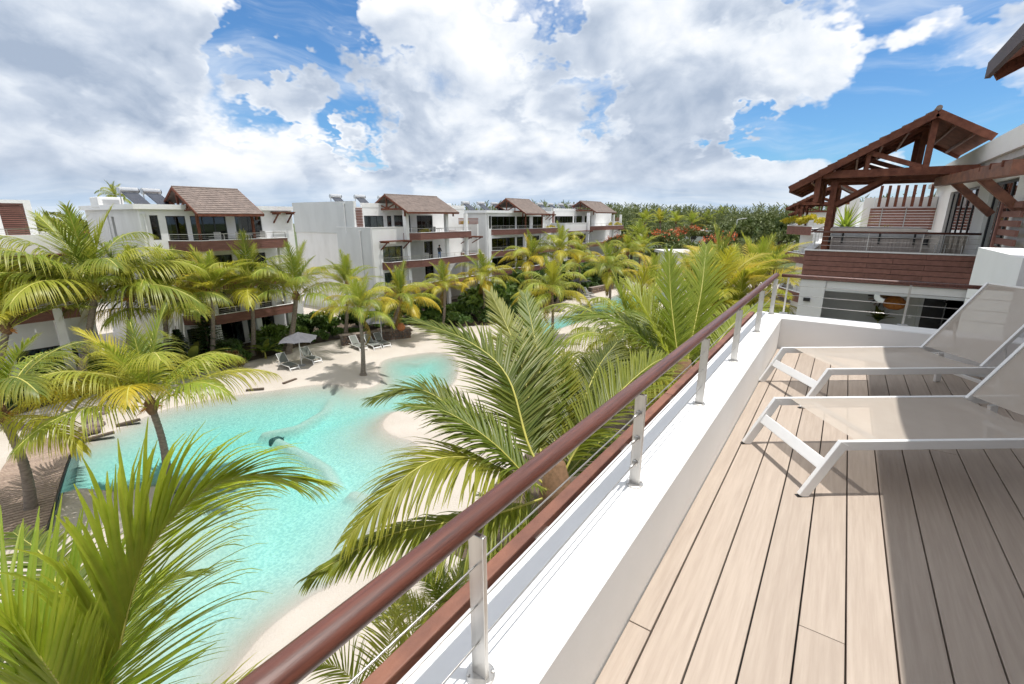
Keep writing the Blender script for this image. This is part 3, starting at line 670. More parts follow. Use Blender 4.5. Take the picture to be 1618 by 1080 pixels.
def building_B(label, y0, ys, y1, yf0, yc, yf1, yg0, yg1, seed, xs=-39.0, ze=11.0, zr=12.8):
    """step block y0..ys in front on the lower floors, set-back upper floor"""
    t = thing('apartment_house', label, 'house', (-44, (y0 + y1) / 2, 0), 'white apartment houses across the lagoon')
    xu, xb = -41.8, -53.0; L = yf1 - yc
    low = [(y0 + 1.2, ys - .4, 5.5, 7.5), (y0 + 1.2, ys - .4, 2.9, 4.8)]
    wall_y(xs - .25, xs, y0, ys, 0, 9.42, low).build('wall', WHITE_OLD, t); wall_x(y0, y0 + .25, -44.8, xs - .252, 0, 9.42).build('wall', GREY_SHADE, t)
    boxobj('coping', WHITE, t, -44.8, xs + .03, y0 - .03, y0 + .30, 9.422, 9.47); boxobj('coping', WHITE, t, xs - .30, xs + .032, y0 + .302, ys, 9.422, 9.47)
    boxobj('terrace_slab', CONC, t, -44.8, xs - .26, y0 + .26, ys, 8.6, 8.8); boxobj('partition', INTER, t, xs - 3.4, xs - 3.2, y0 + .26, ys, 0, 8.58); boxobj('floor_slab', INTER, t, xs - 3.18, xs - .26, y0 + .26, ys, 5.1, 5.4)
    wall_x(y0 + .3, y0 + .55, xb, -44.82, 0, 8.3, [(-47.4, -45.6, 5.6, 7.6)]).build('wall', GREY_SHADE, t)
    louvre(t, 'y', y0 + .33, -47.3, -45.7, 5.65, 7.55, 9)
    g = [(y0 + 1.35, ys - .35, 8.85, 10.6), (ys + .1, ys + .75, 8.85, 10.6), (yf0 + 1.3, yf0 + 1.3 + L * .28, 8.5, 10.65), (yf0 + 1.6 + L * .36, yf0 + 1.6 + L * .66, 8.5, 10.65)]
    ops = list(g)
    for z0, z1 in ((5.5, 7.6), (2.9, 4.9), (.3, 2.3)): ops += [(ys + .5, ys + 3, z0, z1), (ys + 5.5, min(ys + 7, y1 - .5), z0, z1)]
    shell(t, xu, xb, y0 + .2, y1, 11.45, WHITE, ops); boxobj('wall', GREY_SHADE, t, xb, xu + .004, y0 + .10, y0 + .198, 8.8, 12.05)  # thin grey layer paints the upper side wall as shaded
    boxobj('roof_parapet', WHITE_OLD, t, xb, xu + .006, y0 + .21, y0 + .5, 11.45, 12.05)
    boxobj('roof_parapet', WHITE, t, xu - .25, xu + .02, y0 + 1.2, y1, 11.452, 11.9); boxobj('roof_deck', CONC, t, xb, xu - .26, y0 + .5, y1, 11.452, 11.5)
    rnd = random.Random(seed)
    for i, (a, b, c, d) in enumerate(ops):
        w = b - a; n = 1 if w < .8 else max(2, int(w / .85)); window(t, xu - .08, a, b, c, d, n, [(a + .05, b - .05)] if rnd.random() < .7 else [(a + .05, a + w * .4)])
    for a, b, c, d in low: window(t, xs - .08, a, b, c, d, 3, [(a + .05, b - .05)])
    louvre(t, 'x', xu + .05, y0 + .35, y0 + 1.15, 8.85, 11.4, 16)
    path = [(-39.0, yf0), (-37.7, yc), (-37.9, yf1), (xu, yf1 + .01)]
    for i, (z0, z1) in enumerate(FZ):
        pp = path if i == 0 else [(xs + .02, y0 + 1.0), (xs + .75, y0 + 1.7), (xs + .75, yf0), (-37.7, yc), (-37.9, yf1 + 2.4), (xu, yf1 + 2.41)]
        fascia(t, pp, z0, z1)
        q = [(xu + .002, pp[0][1])] + [(a - .07, b) for a, b in pp[:-1]] + [(xu + .002, pp[-2][1] - .08)]
        if i: q[0] = (xs + .004, q[0][1])
        bm = [(a, b, z0 + .12) for a, b in q] + [(a, b, z0 + .34) for a, b in q]; n = len(q)
        if i: bm = [(min(a, a), b, c) for a, b, c in bm]
        MB().add(bm, [tuple(range(n - 1, -1, -1)), tuple(range(n, 2 * n))] + [(k, (k + 1) % n, n + (k + 1) % n, n + k) for k in range(n)]).build('balcony_slab', WHITE, t)
        railing(t, [(a - .12, b + .03) for a, b in pp[:-1]], z1 + .045, .42)
    boxobj('column', WHITE, t, -39.0, -38.55, yf0 + .05, yf0 + .5, 0, 11.2)
    for yy in (yc + L * .55, yf1 - .4): boxobj('column', WHITE, t, -38.75, -38.4, yy, yy + .4, 0, 10.9)
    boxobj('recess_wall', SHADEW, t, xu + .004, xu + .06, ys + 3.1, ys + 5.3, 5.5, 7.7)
    gable_roof(t, -37.5, -40.9, -42.6, ze, zr, yg0, yg1, seed)
    pergola(t, xs, xs + 1.3, y0 + 1.0, ys - .3, 7.95, 7); pergola(t, -40.0, -38.2, y1 - 2.9, y1 - .7, 7.95, 6)
    boxobj('wall', WHITE_OLD, t, xu + .01, -39.4, y1 - .35, y1 - .05, 0, 9.6); louvre(t, 'x', -39.5, yf1 - .5, y1, 9.55, 10.35, 5)
    downpipe(t, xs - 1.8, y0 - .07, 0, 8.9); downpipe(t, xu - 1.4, y0 + .03, 8.8, 11.6)
    return t
building_A('white three storey apartment house left of the lagoon, partly behind tall palms', 12.2, 23.2, 13.6, 14.9, 21.4, 14.8, 19.4, 11)
building_B('white apartment house with large blank side wall and long brown shingle roof', 30.8, 35.1, 48.2, 34.9, 36.2, 44.9, 34.3, 42.2, 12)
building_A('third white apartment house along the lagoon, with short brown gable roof', 50.6, 67.6, 51.6, 57.4, 66.6, 56.4, 62.6, 13, 10.95, 13.05, 1.6)
building_B('farthest white apartment house across the lagoon, next to the forest', 70.6, 79.0, 96.0, 78.6, 84.5, 93.5, 79.4, 88.5, 14, ze=11.3, zr=13.3)
for i, (x, y, z, rz, lab) in enumerate([
    (-43.6, 12.9, 11.2, 1.75, 'leftmost solar water heater on the roof behind the tall left palms'), (-43.9, 14.4, 11.2, 1.75, 'second solar water heater from the left on the nearest opposite roof'),
    (-45.2, 16.8, 11.2, 1.75, 'solar water heater just showing over the ridge of the leftmost shingle roof'),
    (-46.5, 32.2, 11.5, 1.45, 'solar water heater standing over the left of the big blank wall'), (-45.5, 34.6, 11.5, 1.45, 'solar water heater above the brown louvre strip of the second house'),
    (-45.4, 37.8, 11.5, 1.45, 'solar water heater just left of the second shingle roof apex'), (-46.8, 43.5, 11.5, 1.45, 'solar water heater peeking over the second shingle roof'),
    (-44.2, 51.2, 11.2, 1.4, 'leftmost solar water heater on the third house roof'), (-43.9, 54.2, 11.2, 1.4, 'middle solar water heater on the third house roof'), (-43.7, 57.2, 11.2, 1.4, 'solar water heater touching the third gable apex'),
    (-44.8, 71.8, 11.5, 1.25, 'leftmost solar water heater on the farthest house roof'), (-44.6, 75.0, 11.5, 1.25, 'second solar water heater from the left on the farthest house'),
    (-44.4, 78.4, 11.5, 1.25, 'third solar water heater on the farthest house roof'), (-44.2, 82.0, 11.5, 1.25, 'solar water heater beside the farthest gable apex')]):
    heater(lab, x, y, z, rz)
for x, y, z, s, lab in [(-47.5, 12.6, 11.2, 1.0, 'white roof tank box at the left end of the nearest opposite roof'), (-46, 21.2, 11.2, .8, 'white roof box right of the first shingle roof'), (-44.5, 47.0, 11.5, .9, 'white ventilation box at the right end of the second roof')]:
    b = thing('roof_box', lab, 'roof box', (x, y, z)); bevel(boxobj('casing', WHITE, b, x - .9 * s, x + .9 * s, y - .8 * s, y + .8 * s, z, z + .75 * s), .03)
    MB().box(x + .9 * s, x + .9 * s + .03, y - .5 * s, y + .5 * s, z + .15, z + .55 * s).build('grille', LAMPM, b)
# far-left house, only its right end in view
def building_0():
    t = thing('apartment_house', 'white apartment house end with brown louvre screen at the far left edge', 'house', (-44, 3, 0), 'white apartment houses across the lagoon')
    xf = -40.0
    wall_y(xf - .25, xf, -12, 8.6, 0, 9.45, [(4.9, 7.6, 6.3, 7.9), (1.0, 4.2, 6.3, 7.9), (4.6, 7.4, .3, 2.6)]).build('wall', WHITE, t)
    boxobj('wall', WHITE_OLD, t, -52, xf - .252, 8.35, 8.6, 0, 9.45)
    for a, b, c, d in [(4.9, 7.6, 6.3, 7.9), (1.0, 4.2, 6.3, 7.9), (4.6, 7.4, .3, 2.6)]: window(t, xf - .08, a, b, c, d, 5, [(a + .05, b - .05)])
    boxobj('partition', INTER, t, -44, -43.8, -12, 8.3, 0, 9.0); boxobj('roof_deck', CONC, t, -52, xf - .26, -12, 8.34, 9.0, 9.2)
    bx = -42.0
    wall_y(bx - .25, bx, -12, 7.35, 9.2, 11.5, [(5.9, 7.0, 9.3, 11.3)]).build('wall', WHITE, t); boxobj('wall', WHITE_OLD, t, -52, bx - .252, 7.1, 7.35, 9.2, 11.5)
    louvre(t, 'x', bx - .06, 5.9, 7.0, 9.25, 11.3, 18); boxobj('partition', INTER, t, bx - 1.2, bx - 1.0, -12, 7.0, 9.2, 11.2); boxobj('roof_deck', CONC, t, -52, bx - .3, -12, 7.0, 11.2, 11.4)
    pergola(t, xf, xf + 1.4, 4.3, 8.0, 8.15, 12); railing(t, [(xf - .1, -5), (xf - .1, 8.4)], 9.45, .35)
    boxobj('column', WHITE, t, -38.6, -38.1, 6.4, 6.8, 0, 5.2); fascia(t, [(-38.2, -4), (-38.2, 7.6), (-40, 7.61)], 4.5, 5.3)
building_0()
# things on the opposite balconies
for i, (x, y, z, r, lab) in enumerate([(-39, 16.3, 8.43, .4, 'white armchair behind the timber post on the nearest opposite top balcony'), (-39, 17.6, 8.43, -.6, 'white armchair in the middle of the nearest opposite top balcony'), (-39.2, 19.8, 8.43, .2, 'white armchair at the right of the nearest opposite top balcony'),
                           (-39.6, 37.0, 8.43, .5, 'left pale chair on the top balcony under the long shingle roof'), (-39.6, 39.9, 8.43, -.4, 'pale chair right of the yellow plant on the second house top balcony'), (-39.2, 38.2, 5.53, .3, 'pale chair on the middle balcony left of the standing person')]):
    patio_chair(lab, x, y, z, r)
patio_table('white round table on the nearest opposite top balcony', -39.0, 18.7, 8.43); patio_table('white round table on the top balcony of the second house', -39.5, 41.0, 8.43)

# ------------------------------------------------------------------ neighbouring house on our side
def neighbour():
    D = DECK; YF = 17.0
    t = thing('apartment_house', 'neighbouring white house with large red timber truss roof and brown plank balcony', 'house', (5, 21, 0))
    h = (.70 + .19) / 6
    for k in range(6):
        z = D - .19 + k * h
        for x0, x1 in ((-.96, .62), (.626, 1.9), (1.906, 2.9)) if k % 2 else ((-.96, 1.2), (1.206, 2.9)):
            bevel(boxobj('cladding_plank', CLAD, t, x0, x1, YF, YF + .04, z + .006, z + h - .006), .006)
        bevel(boxobj('cladding_plank', CLAD, t, -.96, -.92, YF + .043, 25.5, z + .006, z + h - .006), .006)
    boxobj('balcony_upstand', BLACK, t, -.918, 2.95, YF + .043, YF + .2, D - .19, D + .69); boxobj('balcony_upstand', BLACK, t, -.918, -.76, YF + .202, 25.5, D - .19, D + .69)
    boxobj('capping', WHITE, t, -.985, 2.9, YF - .03, YF + .22, D + .702, D + .735); boxobj('capping', WHITE, t, -.985, -.74, YF + .222, 25.5, D + .702, D + .735)
    boxobj('balcony_floor', COVERB, t, -.75, 2.89, YF + .21, 26, D + .1, D + .30); boxobj('soffit', WHITE, t, -.75, 2.89, YF + .21, 26, D - .15, D + .09)
    # railing
    for x in (-.75, .55, 1.75): MB().beam((x, YF + .09, D + .735), (x, YF + .09, D + 1.24), .03, .02).build('railing_post', STEEL, t)
    for y in (19.4, 21.8, 24.2): MB().beam((-.86, y, D + .735), (-.86, y, D + 1.24), .03, .02).build('railing_post', STEEL, t)
    MB().tube([(-.80, YF + .09, D + 1.26), (2.89, YF + .09, D + 1.26)], .03, 10).build('handrail', RAILW, t, True); MB().tube([(-.86, YF + .1, D + 1.26), (-.86, 25.4, D + 1.26)], .03, 10).build('handrail', RAILW, t, True)
    for c in (.13, .26, .39):
        MB().tube([(-.75, YF + .09, D + .735 + c), (2.89, YF + .09, D + .735 + c)], .005, 6).build('cable', STEEL, t); MB().tube([(-.86, YF + .1, D + .735 + c), (-.86, 25.4, D + .735 + c)], .005, 6).build('cable', STEEL, t)
    # lower balcony recess
    boxobj('column', WHITE_OLD, t, -.93, -.28, YF + .06, YF + .55, 0, D - .195); boxobj('wall_light', BLACK, t, -.80, -.62, YF - .02, YF + .058, D - .86, D - .76)
    bevel(boxobj('shutter_box', WHITE, t, -.276, 2.95, YF + .10, YF + .40, D - .42, D - .195), .02); boxobj('shutter_edge', GREY_SHADE, t, -.276, 2.95, YF + .07, YF + .12, D - .50, D - .425)
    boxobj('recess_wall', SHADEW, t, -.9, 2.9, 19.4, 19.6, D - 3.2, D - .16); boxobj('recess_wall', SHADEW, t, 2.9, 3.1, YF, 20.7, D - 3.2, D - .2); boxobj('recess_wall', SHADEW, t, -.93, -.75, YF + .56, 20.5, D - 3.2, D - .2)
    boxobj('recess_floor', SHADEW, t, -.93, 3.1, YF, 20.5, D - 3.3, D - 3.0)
    f = boxobj('doorway', BLACK, t, 2.35, 2.86, 19.34, 19.395, D - 3.0, D - .55); boxobj('door_frame', GREY_SHADE, f, 2.25, 2.345, 19.32, 19.395, D - 3.0, D - .45); boxobj('switch_plate', WHITE, f, 2.06, 2.14, 19.37, 19.398, D - 1.48, D - 1.38)
    for k in range(6): boxobj('cladding_plank', CLAD, t, -.97, 3, YF, YF + .05, D - 3.0 - .15 * k, D - 2.86 - .15 * k)
    boxobj('wall', WHITE_OLD, t, -.9, 3, YF + .06, 26, 0, D - 3.3)
    # main wall with windows, roof slab
    W1, W2 = (18.8, 23.6, D + .32, D + 2.56), (14.95, 17.40, D + .32, D + 2.54)
    wall_y(2.9, 3.15, 12.5, 27.5, 0, D + 3.0, [W1, W2]).build('wall', WHITE, t)
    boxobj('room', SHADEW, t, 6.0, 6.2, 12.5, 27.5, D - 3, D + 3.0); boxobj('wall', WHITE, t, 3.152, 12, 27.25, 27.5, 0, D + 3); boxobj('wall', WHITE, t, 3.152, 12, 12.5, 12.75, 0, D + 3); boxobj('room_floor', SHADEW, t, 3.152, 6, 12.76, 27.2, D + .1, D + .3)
    window(t, 3.04, *W1, 5, [(21.6, 23.4)], side=-1, gl=GLASSN); window(t, 3.04, *W2, 3, [(15.1, 15.8), (16.2, 17.1)], side=-1, gl=GLASSN)
    boxobj('roof_parapet', WHITE, t, 2.52, 12, 12.2, 24.2, D + 3.02, D + 3.46); boxobj('roof_parapet', WHITE_OLD, t, 2.7, 12, 24.21, 27.6, D + 3.02, D + 3.30); boxobj('roof_band', CONC, t, 2.60, 2.86, 12.4, 27.4, D + 2.86, D + 3.018)
    # truss roof over the balcony
    gable_roof(t, -1.55, 1.46, 2.62, D + 2.60, D + 4.36, 16.75, 21.2, 31, nr=14, tw=.35, posts=[(-.50, 17.25), (-.50, 20.7)], postz=D + .3, trussn=3, tile_back=True)
    for k in range(1, 6):
        x = -1.55 + k * .5; z = D + 2.60 + k * .5 * .585 - .20; MB().beam((x, 16.8, z), (x, 21.1, z), .05, .09).build('purlin', TIMBERG, t)
    for k in range(2): x = 1.85 + k * .4; z = D + 4.36 - (x - 1.46) * .585 - .2; MB().beam((x, 16.8, z), (x, 21.1, z), .05, .07).build('purlin', TIMBERG, t)
    for y in (17.4, 20.7):
        MB().beam((-.42, y, D + 2.05), (.75, y, D + 2.80), .12, .12).build('brace', TIMBER, t)
    # bracketed pergola on the pool side of the wall
    MB().beam((1.98, 18.4, D + 2.66), (2.06, 10.6, D + 2.44), .26, .22).build('pergola_beam', TIMBERG, t)
    for k in range(9): y = 17.9 - k * .85; MB().beam((1.9, y, D + 2.74 - k * .026), (2.9, y, D + 2.76 - k * .026), .07, .10).build('pergola_slat', TIMBER, t)
    for y in (16.6, 13.9): MB().beam((2.06, y, D + 2.55), (2.89, y, D + 1.75), .14, .16).build('brace', TIMBERG, t)
    # louvre fences
    for k in range(6): z = D + .95 + k * .185; boxobj('louvre_slat', CLAD, t, 2.70, 2.75, 13.2, 14.75, z, z + .12)
    boxobj('louvre_post', CLAD, t, 2.66, 2.698, 14.55, 14.68, D + .3, D + 2.0)
    for k in range(8): z = D + 1.18 + k * .11; boxobj('louvre_slat', CLAD, t, .70, 2.85, 25.9, 25.95, z, z + .098)
    for x in (1.1, 1.9): boxobj('louvre_post', LAMPM, t, x, x + .03, 25.86, 25.898, D + .3, D + 2.1)
    MB().tube([(-.7, 25.8, D + 1.06), (2.8, 25.8, D + 1.06)], .025, 8).build('handrail', RAILW, t); boxobj('wall', WHITE_OLD, t, -.5, 2.88, 26.0, 26.2, 0, D + 1.02)
    for x in (.1, .62): boxobj('column', WHITE, t, x - .18, x + .18, 26.3, 26.6, D + 1.0, D + 2.5)
    boxobj('fascia', WHITE, t, .82, 2.88, 26.3, 26.6, D + 2.0, D + 2.5)
    for k in range(7): boxobj('screen_post', TIMBER, t, .9 + k * .27, 1.0 + k * .27, 25.5, 25.6, D + 2.1, D + 2.95)
neighbour()
# hot tub and loungers on the neighbour's balcony
def hot_tub():
    D = DECK + .37; t = thing('hot_tub', 'large covered hot tub with slatted sides behind the neighbour balcony cables', 'hot tub', (.7, 18.7, D))
    bevel(boxobj('shell', TUBSIDE, t, -.36, 1.82, 17.75, 19.8, D, D + .72), .06); bevel(boxobj('cover', COVERG, t, -.40, 1.86, 17.70, 19.86, D + .722, D + .90), .05); bevel(boxobj('cover_top', COVERB, t, -.42, 1.88, 17.66, 19.88, D + .88, D + 1.0), .03)
    for x in (-.1, .8, 1.6): MB().box(x, x + .05, 17.68, 17.698, D + .55, D + .85).build('strap', BLACK, t)
    for s in (-.42, 1.88): MB().tube([(s, 17.62, D + .55), (s, 17.62, D + .72)], .06, 10).build('handle', BLACK, t)
    for k in range(26): boxobj('side_slat', TUBSIDE, t, -.34 + k * .083, -.27 + k * .083, 17.73, 17.748, D + .03, D + .70)
hot_tub()
for x, lab in ((2.02, 'left pale sling lounger behind the neighbour balcony cables, next to the hot tub'), (2.60, 'right pale sling lounger behind the neighbour balcony cables')):
    terrace_lounger(lab, (x + .12, 19.6), R(-96), DECK + .30, W=.56, hinge=1.1, back=.72, bang=52, seat=.34, tot=1.7)
def mirror():
    c = (1.31, 19.35, DECK - .845); t = thing('wall_mirror', 'round mirror in a dark sunburst frame on the grey recess wall below', 'mirror', c)
    v = [(c[0] + .24 * math.cos(a), c[1], c[2] + .21 * math.sin(a)) for a in np.linspace(0, 2 * math.pi, 29)[:-1]]; MB().add(v, [tuple(range(28))[::-1]]).build('glass', mat('mirror_glass', (.85, .90, .90), None, 3, .08, metal=1.0), t)
    for k in range(18):
        a = k * 2 * math.pi / 18; MB().beam((c[0] + .25 * math.cos(a), c[1] + .015, c[2] + .22 * math.sin(a)), (c[0] + .40 * math.cos(a), c[1] + .015, c[2] + .36 * math.sin(a)), .085, .03, (math.sin(a), 0, -math.cos(a))).build('frame_slat', mat('dark_wood_slat', (.05, .03, .03)) if k % 2 else mat('pale_wood_slat', (.35, .25, .22)), t)
mirror()
def pendant():
    c = (1.55, 18.3, DECK - .87); t = thing('pendant_lamp', 'bulbous orange rattan pendant lamp hanging in the recess below the balcony', 'pendant lamp', (c[0], c[1], DECK - .6))
    MB().lathe(c, [(.10, -.20), (.235, -.13), (.27, -.03), (.25, .06), (.17, .15), (.08, .20), (.07, .27), (.10, .36)], 20).build('shade', WICKER, t, True)
    MB().tube([(c[0], c[1], c[2] + .36), (c[0], c[1], DECK - .15)], .008, 6).build('cord', BLACK, t)
    for k in range(20): a = k * math.pi / 10; MB().tube([(c[0] + r * math.cos(a), c[1] + r * math.sin(a), c[2] + z) for r, z in [(.12, -.2), (.245, -.13), (.28, -.03), (.26, .06), (.18, .15), (.09, .2)]], .006, 5).build('rib', TERRA, t)
pendant()
# second house of our row, behind the neighbour
def neighbour2():
    D = DECK; t = thing('apartment_house', 'second house of the right-hand row, behind the neighbour, with yellow plants on its balcony', 'house', (0, 46, 0))
    p = [(-2.1, 39.4), (-2.5, 40.0), (-3.8, 42.2), (-3.8, 50.0)][::-1]
    for z0, z1 in ((D + .42, D + 1.02), (D - 1.6, D - .9), (D - 4.4, D - 3.7)):
        fascia(t, p, z0, z1, 4); railing(t, [(a + .1, b + .1) for a, b in p], z1 + .045, .42)
        MB().add([(a + .08, b + .02, z) for z in (z0 + .1, z0 + .3) for a, b in [(2, 39.4), *p[::-1], (2, 50)]], [tuple(range(5, -1, -1)), tuple(range(6, 12))] + [(k, (k + 1) % 6, 6 + (k + 1) % 6, 6 + k) for k in range(6)]).build('balcony_slab', WHITE, t)
    for x, y in ((-2.7, 40.9), (-3.2, 48.0)): boxobj('column', WHITE_OLD, t, x, x + .7, y, y + .5, 0, D + .45)
    ops = [(42.3, 45.0, D + .8, D + 2.4), (42.3, 45.0, D - 2.2, D + .1), (46, 48, D - 2.2, D + .1)]
    wall_y(-.8, -.55, 41.5, 52, 0, D + 2.7, ops).build('wall', WHITE_OLD, t); boxobj('wall', WHITE, t, -.549, 9, 41.5, 41.75, 0, D + 2.7); boxobj('partition', INTER, t, 2, 2.2, 41.8, 52, 0, D + 2.7)
    for o in ops: window(t, -.64, *o, 3, [(o[0] + .1, o[0] + 1.2)], side=-1)
    gable_roof(t, -3.95, -.9, .4, D + 2.36, D + 4.1, 41.3, 48.5, 41, posts=[(-3.0, 41.6), (-3.0, 48)], postz=D + .8)
    gable_roof(t, -6.0, -3.0, -1.8, D + 2.0, D + 3.6, 66.0, 73.0, 43, posts=[(-5, 66.5)], postz=D + .5)
    boxobj('wall', WHITE_OLD, t, -4.5, 6, 66.6, 80, 0, D + 2.2); fascia(t, [(-6, 80), (-6, 66.4), (-4, 66.2)], D, D + .7); 
neighbour2()
# a person on the middle balcony of the second house
def person():
    x, y, z = -38.9, 40.2, 5.53
    t = thing('person', 'person in dark top and blue jeans standing on the middle balcony of the second house', 'person', (x, y, z))
    J = [(0, 0, .95), (0, 0, 1.15), (0, .01, 1.38), (0, .01, 1.50), (0, .03, 1.60), (0, .03, 1.72), (0, .19, 1.40), (.05, .25, 1.15), (.22, .20, 1.02), (0, -.18, 1.40), (.03, -.24, 1.14), (.20, -.14, 1.05), (0, .10, .90), (.02, .11, .50), (-.01, .11, .08), (.13, .12, .03), (0, -.10, .90), (-.04, -.11, .50), (-.08, -.11, .08), (.06, -.12, .03)]
    E_ = [(0, 1), (1, 2), (2, 3), (3, 4), (4, 5), (2, 6), (6, 7), (7, 8), (2, 9), (9, 10), (10, 11), (0, 12), (12, 13), (13, 14), (14, 15), (0, 16), (16, 17), (17, 18), (18, 19)]
    rad = [.14, .13, .15, .06, .09, .085, .07, .05, .04, .07, .05, .04, .10, .075, .05, .045, .10, .075, .05, .045]
    me = bpy.data.meshes.new('body'); me.from_pydata(J, E_, []); o = bpy.data.objects.new('body', me); COL.objects.link(o); o.parent = t
    sk = o.modifiers.new('skin', 'SKIN'); 
    for i, v in enumerate(me.skin_vertices[0].data): v.radius = (rad[i], rad[i])
    me.skin_vertices[0].data[0].use_root = True
    o.modifiers.new('sub', 'SUBSURF').levels = 2; o.modifiers['sub'].render_levels = 2
    m = bpy.data.materials.new('person_clothes'); m.use_nodes = True; N = m.node_tree.nodes; L = m.node_tree.links.new
    tc = N.new('ShaderNodeTexCoord'); sp = N.new('ShaderNodeSeparateXYZ'); L(tc.outputs['Object'], sp.inputs[0]); cr = N.new('ShaderNodeValToRGB'); cr.color_ramp.interpolation = 'CONSTANT'
    mr = N.new('ShaderNodeMath'); mr.operation = 'DIVIDE'; mr.inputs[1].default_value = 2; L(sp.outputs[2], mr.inputs[0]); L(mr.outputs[0], cr.inputs[0])
    els = cr.color_ramp.elements; els[0].color = (.03, .03, .03, 1); els[1].position = .04; els[1].color = (.07, .16, .34, 1)
    for p, c in ((.48, (.03, .03, .035, 1)), (.745, (.42, .24, .16, 1)), (.85, (.03, .02, .015, 1))): e = els.new(p); e.color = c
    L(cr.outputs[0], N['Principled BSDF'].inputs[0]); N['Principled BSDF'].inputs['Roughness'].default_value = .8; me.materials.append(m)
    hb = MB().lathe((x, y + .03, z + 1.70), [(.0, -.10), (.09, -.08), (.105, 0), (.09, .07), (.04, .11), (0, .12)], 14); hb.build('hair', BLACK, t, True)
person()

# ------------------------------------------------------------------ palms
def catmull(P, n):
    P = [np.array(p, float) for p in P]; P = [2 * P[0] - P[1]] + P + [2 * P[-1] - P[-2]]; out = []
    seg = len(P) - 3
    for i in range(n + 1):
        u = i / n * seg; k = min(int(u), seg - 1); t = u - k; p0, p1, p2, p3 = P[k:k + 4]
        out.append(.5 * ((2 * p1) + (-p0 + p2) * t + (2 * p0 - 5 * p1 + 4 * p2 - p3) * t * t + (-p0 + 3 * p1 - 3 * p2 + p3) * t ** 3))
    return np.array(out)
def unit(v): return v / (np.linalg.norm(v) + 1e-9)
def frond_mesh(name, path, nleaf=52, leafL=.30, hang=.5, vee=15, width=.030, seed=0, K=5, s0=.16, kink=.25, roll=0.0, tipy=.5, sweep=(62, 24), rw=.022, fold=False, asym=(1, 1), sky=.45):
    """feather leaf along a path: rachis plus paired leaflets that bend under their weight"""
    rnd = random.Random(seed); C = catmull(path, 22) if len(path) < 15 else np.array(path); n = len(C) - 1
    seglen = np.linalg.norm(np.diff(C, axis=0), axis=1); Ltot = seglen.sum(); cum = np.concatenate([[0], np.cumsum(seglen)]) / Ltot
    m = MB(); m.tube([tuple(c) for c in C], [max(.004, rw * Ltot / 3 * (1 - .92 * s)) for s in cum], 5, .75); nr = len(m.v); m.t = [.55] * nr
    fr = len(m.f)
    Z = np.array([0, 0, 1.])
    side0 = None
    for i in range(nleaf):
        for sd in (-1, 1):
            s = s0 + (1 - s0) * ((i + (.25 if sd > 0 else 0) + rnd.uniform(-.12, .12)) / nleaf); s = min(max(s, s0), .998)
            k = min(int(np.searchsorted(cum, s)) - 1, n - 1); k = max(k, 0); t_ = (s - cum[k]) / (cum[k + 1] - cum[k] + 1e-9); p = C[k] * (1 - t_) + C[k + 1] * t_
            T = unit(C[min(k + 2, n)] - C[max(k - 1, 0)]); B = np.cross(T, Z)
            if np.linalg.norm(B) < .2: B = np.cross(T, np.array([C[-1][0] - C[0][0], C[-1][1] - C[0][1], 0]) * -1 + np.array([1e-3, 0, 0])); B = np.cross(np.array([0, 0, 1.]), unit(np.array([C[-1][0] - C[0][0], C[-1][1] - C[0][1], 1e-3]))) * -1
            B = unit(B); Nn = unit(np.cross(B, T))
            if roll: cr, sr = math.cos(roll), math.sin(roll); B, Nn = B * cr + Nn * sr, Nn * cr - B * sr
            u = (s - s0) / (1 - s0); th = R((sweep[0] + (sweep[1] - sweep[0]) * u) * asym[sd > 0] + rnd.uniform(-6, 6)); ph = R(vee * (1 - .5 * u) + rnd.uniform(-9, 9))
            d = unit(T * math.cos(th) + (B * sd * math.cos(ph) + Nn * math.sin(ph)) * math.sin(th))
            prof = min(1, .42 + 2.6 * u) * (1 - .72 * max(0, u - .45) / .55) ; ln = Ltot * leafL * prof * rnd.uniform(.86, 1.1); wd = width * Ltot / 3 * (.75 + .4 * prof) * rnd.uniform(.8, 1.15)
            q = p.copy(); vs = []; tt = []; base = rnd.uniform(0, .28); kk = rnd.uniform(.5, .85) if rnd.random() < kink else 9; W0 = None
            for j in range(K + 1):
                x = j / K; g = hang * (.25 + 1.35 * x) * .55
                wv = np.cross(d, unit(Nn * (1 - sky) + Z * sky)); wv = unit(wv + Nn * rnd.uniform(-.12, .12) if j == 0 else wv)
                ww = wd * (1 - x) ** .55 * (.55 if j == 0 else 1) * .5 if j < K else wd * .04
                if fold and j < K:
                    up = unit(np.cross(wv, d)); vs += [q - wv * ww, q - up * ww * .45, q + wv * ww]; tt += [.5 * base + .5 * tipy * x ** 2, .26 + .5 * base, .5 * base + .5 * tipy * x ** 2]
                else:
                    vs += [q - wv * ww, q + wv * ww] if not fold else [q - wv * ww, q, q + wv * ww]; tt += [base + tipy * x ** 2.2] * (3 if fold else 2)
                d = unit(d - Z * g * (2.2 if x > kk else 1) * (2.4 / K)); q = q + d * (ln / K)
            e = 3 if fold else 2; fs = []
            for j in range(K):
                for c in range(e - 1): a = j * e + c; fs.append((a, a + 1, a + 1 + e, a + e))
            m.add(vs, fs, tt)
    me = m.mesh(name, LEAF, True); me.materials.append(RACH)
    idx = np.zeros(len(me.polygons), np.int32); idx[:fr] = 1; me.polygons.foreach_set('material_index', idx); me.update()
    return me
FR = {}
